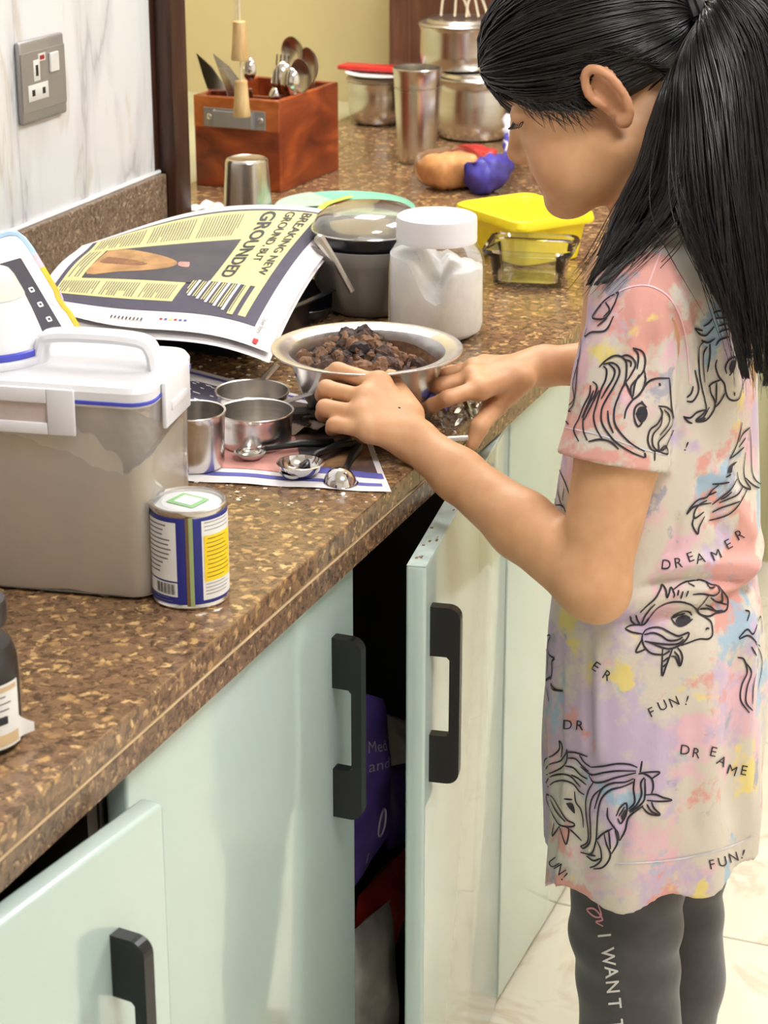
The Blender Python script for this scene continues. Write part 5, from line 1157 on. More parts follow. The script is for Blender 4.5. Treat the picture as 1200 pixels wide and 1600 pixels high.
# --- clothing
ARM_D = (ELL-SHL)/np.linalg.norm(ELL-SHL)
SEC = np.array([(1.085, .240, .050, .070), (1.065, .238, .066, .098), (1.03, .236, .076, .120), (.98, .234, .083, .128), (.93, .232, .087, .130), (.86, .230, .094, .132), (.80, .228, .101, .134), (.74, .229, .103, .136), (.70, .231, .107, .141), (.60, .233, .110, .146), (.50, .236, .111, .149), (.38, .237, .111, .150)])[::-1]
def hemz(X, Y):
    return .432+.05*(X-.235)-.030*np.exp(-((X-.140)/.026)**2-((Y-.115)/.05)**2)+.006*np.sin(X*60+Y*35)
FOLDS = [([(1072, 380), (1104, 450), (1134, 540), (1150, 640)], .0060, 13), ([(1050, 400), (1082, 470), (1106, 560), (1112, 650)], -.0045, 10), ([(1046, 470), (1070, 540), (1066, 640), (1050, 720)], -.007, 9),
         ([(1000, 462), (984, 560), (966, 650)], .0035, 11), ([(1030, 480), (1036, 570), (1024, 680)], .0040, 11), ([(965, 480), (930, 560), (905, 650)], .0025, 10), ([(1012, 520), (1008, 620)], -.0030, 8),
         ([(985, 925), (1060, 908), (1130, 908), (1210, 922)], -.0075, 8), ([(1010, 895), (1070, 880), (1140, 880), (1210, 890)], .0055, 13), ([(985, 1010), (1040, 950), (1110, 925)], -.0035, 9), ([(1060, 800), (1050, 860), (1010, 900)], -.004, 9), ([(1120, 720), (1150, 790), (1190, 850)], .0045, 14), ([(1090, 740), (1110, 800), (1150, 850)], -.0035, 10),
         ([(921, 985), (920, 1080), (921, 1190)], -.0055, 6), ([(935, 985), (936, 1090), (940, 1200)], .0040, 9), ([(1178, 940), (1166, 1100), (1168, 1310)], .0055, 13), ([(1150, 1000), (1140, 1150), (1140, 1290)], -.0040, 12), ([(1040, 1090), (1024, 1190), (1030, 1310)], .0035, 18), ([(985, 1200), (975, 1290), (955, 1370)], -.0050, 12), ([(1090, 1100), (1084, 1220), (1090, 1330)], -.0030, 14), ([(890, 1200), (885, 1290), (900, 1380)], .0030, 12)]
def build_shirt():
    S = SDF((.09, -.01, .40), (.37, .45, 1.12), .003)
    def torso(off):
        def fn(X, Y, Z):
            cx = np.interp(Z, SEC[:, 0], SEC[:, 1]); a = np.interp(Z, SEC[:, 0], SEC[:, 2])+off; b = np.interp(Z, SEC[:, 0], SEC[:, 3])+off
            x = (X-cx); y = (Y-AX[1]); ph = np.arctan2(y, x)
            # cloth folds: shallow vertical drapes that deepen towards the hem, one pleat at the front left, a tuck at the waist
            low = np.clip((.85-Z)/.4, 0, 1); fold = .0045*low*np.sin(ph*9+Z*5)+.003*np.sin(ph*4-Z*22)*np.clip((1.0-Z)/.3, 0, 1)
            pf = np.arctan2(-.118, -.060); d = (ph-pf+np.pi) % (2*np.pi)-np.pi
            fold = fold+np.where((Z < .72), .006*np.clip((.72-Z)/.1, 0, 1)*(1/(1+np.exp(-d/.012))-.5), 0)
            back = 1/(1+np.exp(-(x)/.03))
            zt = .742+.10*(X-.27); fold = fold+back*(.006*np.exp(-((Z-zt-.018)/.016)**2)-.008*np.exp(-((Z-zt+.004)/.008)**2))
            q = np.sqrt((x/a)**2+(y/b)**2)+1e-6; return (q-1)*np.minimum(a, b)*(1/np.maximum(1, .0+np.sqrt((x/a**2)**2+(y/b**2)**2)*np.minimum(a, b)/q))-fold
        return fn
    lo, hi = (.10, .04, .40), (.36, .40, 1.08)
    S.add(torso(0), lo, hi, .012)
    for sh, y in ((SHL, .175), (SHR, .27)): S.cone((.238, y, 1.045), sh, .047, .049, .018)
    S.cone((.238, .205, 1.055), (.236, .235, 1.055), .058, .058, .02)
    # sleeves, cut square at the hem
    for sh, el, ln in ((SHL, ELL, .150), (SHR, ELR, .120)):
        d = (el-sh)/np.linalg.norm(el-sh); e = sh+d*ln
        def sl(X, Y, Z, sh=sh, d=d, ln=ln):
            x, y, z = X-sh[0], Y-sh[1], Z-sh[2]; t = x*d[0]+y*d[1]+z*d[2]; tc = np.clip(t, 0, ln+.05); r = .049+.004*np.clip(t/ln, 0, 1)+.0018*np.sin(t*70+x*60)
            q = np.sqrt((x-tc*d[0])**2+(y-tc*d[1])**2+(z-tc*d[2])**2); body = q-r; shell = np.maximum(body, -np.maximum(q-(r-.0065), -(t-ln+.028)))
            return np.maximum(shell, t-ln)
        S.add(sl, np.minimum(sh, e)-.06, np.maximum(sh, e)+.06, .008)
    # neck opening
    S.cone((.212, .22, 1.16), (.236, .22, 1.075), .062, .052, .006, 'cut')
    # hem: cut off and hollow out
    sl, (X, Y, Z) = S.sub((.09, -.01, .40), (.37, .45, .60)); h = hemz(X, Y); a = S.a[sl]; inner = torso(-.010)(X, Y, Z)
    a = np.maximum(a, np.where(Z < h+.05, -inner, -1)); S.a[sl] = np.maximum(a, h-Z)
    V, F = S.mesh(1)
    # drawn-in folds and creases of the cloth on the side towards the room
    me = bpy.data.meshes.new('tmp'); me.from_pydata([tuple(v) for v in V], [], [tuple(int(i) for i in f) for f in F]); me.update(); Nn = np.zeros(len(V)*3); me.vertices.foreach_get('normal', Nn); Nn = Nn.reshape(-1, 3); bpy.data.meshes.remove(me)
    D = V-CAM; zz = D@C_F; PXY = np.stack([600+FPX*(D@C_R)/zz, 800-FPX*(D@C_U)/zz], 1); vis = np.clip(-(Nn*D).sum(1)/np.linalg.norm(D, axis=1)*3, 0, 1)
    for poly, amp, wd in FOLDS:
        P = np.array([p[:2] for p in catmull([(x, y, 0) for x, y in poly], 24)]); best = np.full(len(V), 1e9); sb = np.zeros(len(V))
        for i in range(len(P)-1):
            a_, b_ = P[i], P[i+1]; ab = b_-a_; tq = np.clip(((PXY-a_)@ab)/(ab@ab+1e-9), 0, 1); dd = np.linalg.norm(PXY-(a_+tq[:, None]*ab), axis=1); m_ = dd < best; best[m_] = dd[m_]; sb[m_] = (i+tq[m_])/(len(P)-1)
        V = V+Nn*(vis*amp*np.exp(-(best/wd)**2)*np.clip(np.sin(np.pi*sb)*2.2, 0, 1))[:, None]
    return npobj('dress', V, F, 'tie_dye', PERSON), V, F
DRESS, SV, SF = build_shirt(); DRESS['label'] = 'loose pastel tie-dye dress printed with unicorn heads and words'
def build_leggings():
    S = SDF((.12, .05, .06), (.36, .40, .70), .0035)
    S.ell((.237, .22, .62), (.095, .130, .09), .02)
    for ly, lx in ((.155, .232), (.290, .248)): S.chain([(.238, ly, .62), (lx, ly, .36), (lx+.012, ly, .22), (lx+.016, ly, .075)], [.074, .057, .053, .036], .012)
    sl, (X, Y, Z) = S.sub((.12, .05, .06), (.36, .40, .70)); S.a[sl] += .0015*np.sin(Z*120+X*40)*np.exp(-((Z-.34)/.08)**2); S.a[sl] = np.maximum(S.a[sl], .078-Z)
    V, F = S.mesh(1); return npobj('leggings', V, F, 'leggings', PERSON), V, F
LEGG, LV, LF = build_leggings(); LEGG['label'] = 'dark grey leggings with white lettering down the side'

# --- printed motifs, laid on the cloth
BVH_S = BVHTree.FromPolygons([tuple(v) for v in SV], [tuple(int(i) for i in f) for f in SF]); BVH_L = BVHTree.FromPolygons([tuple(v) for v in LV], [tuple(int(i) for i in f) for f in LF])
def hit(bvh, x, y):
    d = Vector(ray(x, y)).normalized(); loc, n, i, dist = bvh.ray_cast(Vector(CAM), d)
    if loc is None: return None
    if n.dot(d) > 0: n = -n
    return np.array(loc), np.array(n)
def stroke(mb, bvh, pts, w=.0011, lift=.0009, n=None):
    n = n or max(6, 6*(len(pts)-1)); P = catmull([(p[0], p[1], 0) for p in pts], n); H_ = [hit(bvh, p[0], p[1]) for p in P]
    seg = []
    def flush():
        if len(seg) > 1:
            v = []; f = []
            for i, (p, nn) in enumerate(seg):
                t = seg[min(i+1, len(seg)-1)][0]-seg[max(i-1, 0)][0]; b = np.cross(nn, t); b /= np.linalg.norm(b)+1e-12; ww = w*(.55+.45*min(1, 4*min(i, len(seg)-1-i)/len(seg)+.2)); v += [p+nn*lift+b*ww, p+nn*lift-b*ww]
            for i in range(len(seg)-1): f.append((2*i, 2*i+1, 2*i+3, 2*i+2))
            mb.add(v, f)
    for h_ in H_:
        if h_ is None or (seg and np.linalg.norm(h_[0]-seg[-1][0]) > .02): flush(); seg = []
        if h_ is not None: seg.append(h_)
    flush()
def fill(mb, bvh, pts, lift=.0010):
    P = catmull([(p[0], p[1], 0) for p in list(pts)+[pts[0]]], 18); c = sum(P)/len(P); H_ = [hit(bvh, p[0], p[1]) for p in [c]+P]
    if any(h_ is None for h_ in H_): return
    mb.add([h_[0]+h_[1]*lift for h_ in H_], [(0, i, i+1) for i in range(1, len(P))])
def glyph(mb, bvh, ch, x, y, hpx, ang, lift=.0010, bold=.0, sx=1.0):
    v2, f2, wd = text2d(ch, bold); ca, sa = math.cos(rad(ang)), math.sin(rad(ang)); xs = [p[0] for p in v2]; mx = (min(xs)+max(xs))/2; ys = [p[1] for p in v2]; my = (min(ys)+max(ys))/2; k = hpx/.7; out_ = []
    for px_, py_ in v2:
        a, b = (px_-mx)*k*sx, -(py_-my)*k; h_ = hit(bvh, x+a*ca-b*sa, y+a*sa+b*ca)
        if h_ is None: return
        out_.append(h_[0]+h_[1]*lift)
    mb.add(out_, f2)
def motif(name, ox, oy, sc, strokes, fills=(), w=.0010, bvh=None, m='print_ink'):
    mb = MB(); bvh = bvh or BVH_S
    for s in strokes: stroke(mb, bvh, [(ox+x/sc, oy+y/sc) for x, y in s], w)
    for s in fills: fill(mb, bvh, [(ox+x/sc, oy+y/sc) for x, y in s])
    if mb.v: obj(name, mb, m, DRESS if bvh is BVH_S else LEGG, smooth=False, world=True)
motif('unicorn_print', 870, 530, 6, [
    [(400, 260), (460, 200), (540, 155), (610, 165), (650, 210), (655, 300), (640, 400), (590, 520), (545, 650), (540, 770), (590, 870), (700, 980), (820, 1050)],
    [(440, 235), (520, 220), (580, 260), (590, 330), (540, 440), (470, 560), (425, 660), (425, 780), (480, 880), (560, 970), (700, 1060), (820, 1110)],
    [(440, 250), (470, 290), (460, 380), (420, 470), (380, 600), (350, 720), (370, 830), (430, 940)], [(490, 230), (545, 290), (530, 370), (470, 470), (420, 560)],
    [(340, 395), (380, 440), (360, 520), (300, 620), (255, 740), (255, 860), (290, 950)], [(320, 430), (310, 520), (260, 620), (210, 750), (165, 850), (210, 960)], [(350, 480), (300, 600), (240, 740)], [(400, 480), (330, 620), (260, 760)],
    [(600, 165), (660, 150), (710, 180), (735, 240), (700, 320), (650, 400)], [(710, 80), (790, 110), (825, 180), (815, 280), (770, 350), (700, 430), (690, 500), (710, 560)], [(720, 90), (760, 150), (750, 280)], [(640, 390), (670, 470), (705, 545)], [(815, 290), (830, 370), (810, 450), (770, 520), (720, 560)], [(770, 330), (730, 420), (712, 540)],
    [(635, 745), (650, 660), (700, 580), (770, 520), (850, 410), (930, 370), (1050, 365)], [(1050, 365), (1060, 480), (1070, 620), (1090, 740)], [(960, 410), (970, 440)],
    [(950, 625), (1030, 640), (1080, 700), (1075, 800), (1010, 890), (950, 960), (950, 1030), (900, 1050)], [(965, 640), (985, 700), (940, 790), (870, 850), (850, 950), (880, 1030), (920, 1050)], [(1000, 660), (1050, 720), (1040, 800), (960, 900)], [(985, 690), (970, 800), (900, 890), (895, 990), (940, 1050)], [(920, 1050), (1000, 1030), (1040, 960), (1090, 850)], [(940, 1060), (1010, 1000), (1035, 1075), (950, 1055)],
    [(720, 720), (735, 640), (790, 600), (840, 640)], [(720, 720), (740, 790), (765, 815), (800, 780)], [(790, 580), (815, 620)], [(480, 670), (490, 780), (530, 880)], [(300, 960), (400, 940), (500, 960), (580, 1030)], [(640, 190), (690, 210), (690, 260)], [(820, 1060), (830, 1110)], [(915, 1050), (912, 1140)]],
    [[(735, 700), (770, 635), (830, 640), (850, 700), (825, 760), (780, 780)]])
motif('unicorn_print', 960, 890, 6, [
    [(100, 555), (140, 525), (200, 515), (275, 510), (330, 440), (400, 360), (500, 310), (600, 300), (700, 320), (760, 360), (785, 410), (850, 450), (900, 490), (915, 560), (910, 620), (870, 650), (790, 650), (700, 680), (620, 710)],
    [(100, 555), (160, 585), (260, 605)], [(265, 610), (300, 565), (370, 545), (440, 550), (520, 590), (600, 620), (690, 590), (680, 640), (620, 700), (520, 740), (420, 720), (350, 690), (290, 670)], [(265, 610), (260, 660), (280, 720), (340, 780), (430, 795), (450, 780)], [(280, 610), (370, 595), (440, 620), (500, 660), (580, 660), (640, 630)], [(280, 670), (400, 690), (520, 700), (600, 690), (650, 650)],
    [(260, 650), (200, 770), (290, 745)], [(450, 740), (445, 990), (490, 880), (545, 735)], [(455, 800), (520, 760)], [(455, 860), (505, 820)], [(455, 910), (485, 880)], [(530, 810), (570, 820), (610, 900), (635, 830), (620, 770), (590, 730)], [(560, 765), (600, 820), (610, 895)],
    [(150, 430), (160, 480), (200, 515)], [(200, 420), (215, 470), (235, 510)], [(240, 400), (300, 340), (380, 270), (430, 190), (445, 145), (480, 190), (490, 260), (510, 220), (530, 170), (560, 230), (550, 260)], [(250, 510), (280, 440), (330, 370), (380, 320)], [(550, 190), (640, 130), (740, 100), (830, 105), (900, 140), (960, 150)], [(690, 130), (750, 160)], [(850, 110), (890, 170), (940, 165)], [(600, 190), (590, 240)], [(640, 200), (620, 270)], [(690, 195), (670, 250)],
    [(730, 230), (820, 225), (930, 240), (980, 200), (960, 150)], [(880, 240), (830, 310), (780, 370), (800, 420), (880, 440), (950, 410), (1040, 385), (1060, 320), (1050, 250), (1000, 190), (970, 150)], [(790, 365), (860, 365), (950, 395)], [(850, 320), (900, 350), (950, 390), (1010, 385)], [(900, 260), (960, 300), (1050, 330)], [(1000, 200), (1010, 290), (980, 300)],
    [(530, 460), (580, 410), (650, 385), (700, 395), (725, 430)], [(530, 460), (570, 510), (620, 530), (680, 505), (730, 465)], [(545, 455), (600, 420), (660, 405)], [(850, 565), (865, 550), (885, 553)]],
    [[(570, 480), (600, 440), (650, 420), (700, 440), (710, 480), (650, 520), (600, 520)]])
motif('unicorn_print', 840, 1150, 5.4545, [
    [(60, 260), (70, 200), (140, 160), (190, 110), (190, 40), (215, 90), (205, 180)], [(75, 280), (110, 240), (200, 210), (245, 150), (255, 115), (255, 200), (220, 260), (150, 300), (80, 330)], [(250, 135), (330, 140), (430, 175)], [(260, 185), (330, 195), (390, 260), (440, 300)], [(240, 255), (310, 270), (370, 330), (430, 365)], [(75, 400), (110, 350), (190, 325), (280, 340), (340, 400), (370, 435)], [(90, 435), (150, 390), (230, 380), (310, 410), (360, 470), (405, 500)], [(290, 330), (350, 360), (420, 415)], [(360, 160), (400, 220), (460, 265)],
    [(460, 265), (560, 255), (680, 235), (780, 240), (850, 265)], [(370, 260), (420, 300), (470, 330), (570, 310), (690, 295), (840, 295)], [(440, 330), (480, 390), (560, 390), (660, 355), (760, 330), (840, 310)], [(480, 395), (440, 460), (415, 560), (420, 680), (435, 800), (430, 900), (370, 940)], [(560, 440), (480, 510), (450, 620), (455, 780), (450, 900), (400, 955), (370, 940)], [(820, 360), (740, 390), (640, 400), (560, 440), (520, 520), (490, 620)], [(820, 390), (720, 430), (620, 460), (550, 530), (520, 640), (510, 780), (500, 900), (460, 1000), (370, 990)],
    [(320, 470), (330, 560), (370, 620), (390, 700), (395, 780)], [(230, 535), (300, 540)],
    ], [[(245, 570), (300, 570), (320, 620), (320, 660), (270, 610)]])
motif('unicorn_print', 840, 1150, 5.4545, [
    [(80, 495), (130, 520), (190, 620), (250, 710), (315, 745), (300, 770), (200, 760), (150, 700), (110, 620), (80, 540), (80, 495)], [(110, 540), (170, 650), (240, 730)], [(145, 740), (130, 850), (190, 770)], [(190, 770), (245, 920), (270, 800), (240, 770)], [(280, 795), (320, 830), (380, 890)],])
motif('unicorn_print', 840, 1150, 5.4545, [
    [(600, 610), (600, 690), (640, 760), (680, 820), (695, 890)], [(510, 880), (560, 830), (640, 785)], [(510, 890), (540, 960), (545, 1050), (500, 1100), (450, 1120)], [(570, 830), (590, 920), (620, 1000), (600, 1070), (550, 1120), (480, 1130)], [(610, 810), (620, 960)], [(660, 800), (680, 900), (630, 1000)], [(420, 1020), (480, 1060), (540, 1040)], [(430, 1010), (500, 1020)], [(700, 890), (750, 800), (780, 690), (900, 590)], [(670, 680), (700, 610), (755, 570), (760, 650), (710, 740), (680, 700)], [(690, 680), (740, 600)],
    [(860, 320), (910, 320), (970, 360), (985, 430), (970, 490)], [(890, 210), (875, 310)], [(880, 310), (1035, 305), (975, 360)], [(910, 350), (880, 400), (885, 500), (840, 590), (780, 640)], [(830, 360), (820, 450), (830, 560), (780, 620)], [(915, 360), (915, 500), (890, 570), (790, 650)], [(920, 500), (1000, 495), (1060, 520), (1140, 545), (1040, 555), (930, 545)], [(890, 600), (950, 660), (1040, 670), (990, 610), (970, 560)], [(930, 580), (970, 640), (1030, 668)]],
    [[(705, 680), (745, 620), (750, 680), (720, 715)]])
motif('unicorn_print', 1040, 460, 7.275, [
    [(540, 210), (580, 190), (650, 185)], [(560, 270), (640, 265), (700, 260)], [(590, 360), (650, 340), (705, 330)], [(600, 430), (650, 405), (720, 390)], [(565, 580), (620, 510), (720, 480)], [(680, 165), (770, 180), (820, 260)], [(720, 240), (790, 255)], [(740, 330), (820, 320), (740, 410)], [(430, 360), (490, 320), (530, 270)], [(320, 385), (420, 410)], [(325, 395), (380, 450), (450, 465), (500, 420), (550, 360)], [(400, 520), (480, 545), (555, 500)],
    [(440, 530), (380, 590), (370, 700), (380, 900), (410, 1080), (440, 1200), (450, 1320), (340, 1430), (450, 1430), (540, 1320), (555, 1220), (510, 1120), (500, 1040)], [(470, 590), (425, 680), (425, 850), (440, 1000)], [(500, 560), (500, 700), (470, 880)], [(850, 400), (850, 560), (885, 700), (880, 830)], [(890, 620), (920, 720), (905, 820)], [(580, 740), (565, 820), (600, 930), (660, 1010), (680, 1110), (710, 1180), (770, 1205), (830, 1180), (860, 1080), (890, 970), (930, 880)], [(480, 1045), (540, 1000), (630, 965)], [(575, 1000), (570, 1230)], [(670, 1120), (620, 1210), (560, 1280)], [(840, 885), (890, 880), (930, 845)], [(690, 900), (675, 830), (710, 750), (780, 710), (790, 770), (765, 860), (720, 920)], [(240, 1170), (290, 1120), (310, 1040)], [(240, 1210), (300, 1215), (350, 1150), (370, 1060), (330, 860)], [(205, 1380), (250, 1440), (300, 1465)], [(210, 1390), (280, 1400), (350, 1340), (440, 1310)], [(350, 1430), (420, 1400), (490, 1280)], [(775, 1110), (778, 1150)]],
    [[(715, 840), (740, 770), (785, 750), (770, 840), (735, 890)], [(340, 1428), (390, 1400), (450, 1400), (420, 1432)]])
motif('unicorn_print', 1040, 660, 7.5, [
    [(890, 0), (860, 150), (810, 300), (740, 430)], [(980, 60), (900, 130), (850, 230)], [(930, 180), (850, 290)], [(910, 290), (820, 370), (750, 420)], [(985, 80), (995, 300), (1005, 560), (1050, 680), (1150, 755), (1080, 765), (1000, 720), (930, 650)], [(930, 350), (910, 560), (930, 680), (990, 780), (900, 750), (850, 680), (830, 580)], [(900, 750), (840, 840), (740, 890), (620, 940)], [(950, 780), (900, 880), (830, 990), (740, 1070), (640, 1110), (500, 1150)], [(860, 925), (760, 960), (640, 1000), (540, 1050)], [(770, 810), (700, 870), (640, 900)], [(540, 720), (640, 715), (740, 700)], [(620, 730), (540, 790), (480, 870), (370, 910), (290, 990), (245, 1070), (320, 990), (420, 960), (530, 940)], [(590, 810), (500, 850)], [(480, 910), (380, 970), (330, 1060), (340, 1120), (440, 1050)], [(330, 1100), (310, 1200), (370, 1305), (390, 1220), (450, 1100)], [(830, 660), (760, 780), (640, 880), (540, 960)], [(700, 640), (760, 610)]],
    [[(715, 590), (730, 520), (790, 470), (830, 460), (780, 510), (765, 590)]])
motif('unicorn_print', 830, 720, 4.21, [
    [(170, 0), (140, 90), (150, 180), (125, 220), (160, 250), (170, 340), (200, 385), (235, 370), (215, 300), (165, 290)], [(190, 60), (230, 150), (255, 230), (255, 300)], [(190, 70), (180, 200), (210, 310)], [(220, 180), (210, 260)]])
motif('unicorn_print', 830, 720, 4.21, [
    [(45, 1000), (85, 1030), (100, 1090), (90, 1150)], [(50, 1040), (75, 1110)], [(105, 1150), (130, 1150), (115, 1200), (120, 1270), (155, 1300), (140, 1320), (140, 1390), (130, 1440)], [(50, 1080), (80, 1150), (110, 1280), (110, 1400)], [(80, 1470), (130, 1420), (100, 1440)], [(130, 1460), (160, 1500), (215, 1512), (150, 1505), (130, 1470)], [(105, 1490), (120, 1585)]])
motif('unicorn_print', 800, 750, 3, [
    [(1060, 740), (1100, 700), (1130, 720), (1160, 640), (1170, 690)], [(1062, 745), (1110, 730), (1160, 780)], [(1055, 830), (1085, 840), (1100, 900), (1075, 960), (1070, 1030), (1110, 1090)], [(1090, 850), (1120, 900), (1100, 970), (1095, 1040), (1125, 1080)], [(1120, 780), (1150, 850), (1130, 960), (1125, 1050)], [(1140, 760), (1170, 850), (1150, 980)], [(1090, 610), (1110, 620), (1100, 660)]])
motif('unicorn_print', 820, 320, 3.158, [
    [(465, 430), (400, 470), (350, 530), (340, 560), (400, 560), (440, 500), (465, 435)], [(400, 480), (420, 520), (390, 555)], [(440, 550), (400, 620), (330, 630), (300, 650), (310, 610)], [(410, 560), (360, 600)], [(285, 640), (270, 760), (240, 880), (245, 960), (200, 1010), (230, 1020)], [(265, 760), (255, 900), (240, 990), (195, 1030)], [(190, 1050), (220, 1085)]])
# hand-lettered words
for word in ([('D', 1041, 882, 4), ('R', 1060, 879, -8), ('E', 1078, 870, -20), ('A', 1093, 872, -14), ('M', 1118, 867, -24), ('E', 1137, 850, -28), ('R', 1155, 835, -26)],
             [('E', 932, 1041, 35), ('R', 949, 1055, 32)], [('F', 1018, 1112, -25), ('U', 1035, 1102, -24), ('N', 1053, 1096, -22), ('!', 1073, 1094, 15)], [('D', 888, 1132, 2), ('R', 907, 1133, 5)],
             [('D', 1070, 1171, 6), ('R', 1088, 1176, 10), ('E', 1114, 1174, 14), ('A', 1127, 1189, 28), ('M', 1143, 1203, 18), ('E', 1162, 1203, 12)], [('F', 857, 1336, 50), ('U', 866, 1348, 55), ('N', 876, 1358, 55), ('!', 883, 1369, 40)],
             [('F', 1112, 1350, -12), ('U', 1128, 1346, -14), ('N', 1145, 1339, -16), ('!', 1160, 1334, 18)], [('!', 1072, 697, 22)]):
    mb = MB()
    for ch, x, y, a in word: glyph(mb, BVH_S, ch, x, y, 15.5 if len(word) > 4 else 15, a, sx=1.0, bold=.0)
    if mb.v: obj('word_print', mb, 'print_ink', DRESS, smooth=False, world=True)
# seams
mb = MB()
stroke(mb, BVH_S, [(935, 480), (975, 452), (1015, 447), (1050, 470), (1070, 520), (1078, 600)], .0007); stroke(mb, BVH_S, [(1013, 445), (1030, 400), (1050, 355)], .0006)
obj('seam', mb, 'case_pink', DRESS, smooth=False, world=True)
mb = MB(); stroke(mb, BVH_S, [(960, 1349), (1020, 1346), (1080, 1338), (1140, 1322), (1178, 1305)], .0008); obj('hem_stitch', mb, 'bread_white', DRESS, smooth=False, world=True); mb = MB(); stroke(mb, BVH_S, [(884, 668), (940, 680), (1000, 700), (1044, 712)], .0006); obj('hem_stitch', mb, 'bread_white', DRESS, smooth=False, world=True)
# lettering on the leggings, read downwards
mb = MB()
for ch, x, y in (('I', 945, 1461), ('W', 951, 1494), ('A', 956, 1518), ('N', 958, 1541), ('T', 961, 1567), ('T', 964, 1600)): glyph(mb, BVH_L, ch, x, y, 20, 84, bold=.012, sx=.95)
if mb.v: obj('lettering', mb, 'legging_print', LEGG, smooth=False, world=True)
mb = MB(); stroke(mb, BVH_L, [(935, 1412), (940, 1430), (930, 1432), (918, 1421), (930, 1420), (942, 1436), (932, 1440), (943, 1447)], .0010); 
if mb.v: obj('script_letter', mb, 'legging_pink', LEGG, smooth=False, world=True)
# --- hair: cap, combed strands, tie, ponytail
def hairline(f):
    return np.interp(f, [-.12, -.10, -.075, -.05, -.03, -.015, .0, .010, .018, .030, .045, .060, .080, .095, .11], [-.060, -.052, -.035, .004, .030, .040, .038, .030, .008, -.004, .000, .008, .020, .034, .040])
HC_, HR_ = np.array([.003, 0, .047]), np.array([.1085, .0790, .0880])
def build_hair():
    S = SDF(HO-.15, HO+.16, .003)
    def fn(X, Y, Z):
        d = [(X-HO[0])/HS, (Y-HO[1])/HS, (Z-HO[2])/HS]; f, l, u = [sum(HM[i][k]*d[k] for k in range(3)) for i in range(3)]
        q = [(f-HC_[0])/HR_[0], (l-HC_[1])/HR_[1], (u-HC_[2])/HR_[2]]; r = np.sqrt(sum(v*v for v in q)); ang = np.arctan2(l, u-.03)
        hl = hairline(f)+.010*(np.abs(l) < .03)*(f > .05); e = (r-1+.085*np.exp(-np.clip(u-hl, 0, 1)/.012))*.078+.0010*np.sin(ang*38)
        return np.maximum(e, (hairline(f)+.010*(np.abs(l) < .03)*(f > .05)-u)*.8)*HS
    S.add(fn, HO-.13, HO+.14, .004)
    V, F = S.mesh(1); return npobj('hair', V, F, 'hair_base', PERSON)
HAIR = build_hair(); HAIR['label'] = 'black hair combed back into a ponytail'
TIE = hd(-.114, 0, .030); print('tie px', proj(TIE))
def tubes(name, curves, radii, m, parent, n=4):
    C = np.array(curves); Nc, Np, _ = C.shape; T = np.gradient(C, axis=1); T /= np.linalg.norm(T, axis=2, keepdims=True)+1e-12
    ref = np.tile(C_F, (Nc, Np, 1)); A = np.cross(T, ref); A /= np.linalg.norm(A, axis=2, keepdims=True)+1e-12; B = np.cross(A, T)
    prof = np.ones(Np); prof[-4:] = (.85, .65, .45, .2); R = np.array(radii)[:, None]*prof[None, :]
    V = np.stack([C+(A*math.cos(2*math.pi*k/n)+B*math.sin(2*math.pi*k/n))*R[:, :, None] for k in range(n)], 2).reshape(-1, 3)
    i = np.arange(Nc)[:, None, None]; j = np.arange(Np-1)[None, :, None]; k = np.arange(n)[None, None, :]; b = (i*Np+j)*n
    F = np.stack([b+k, b+(k+1) % n, b+n+(k+1) % n, b+n+k], -1).reshape(-1, 4); return npobj(name, V, F, m, parent)
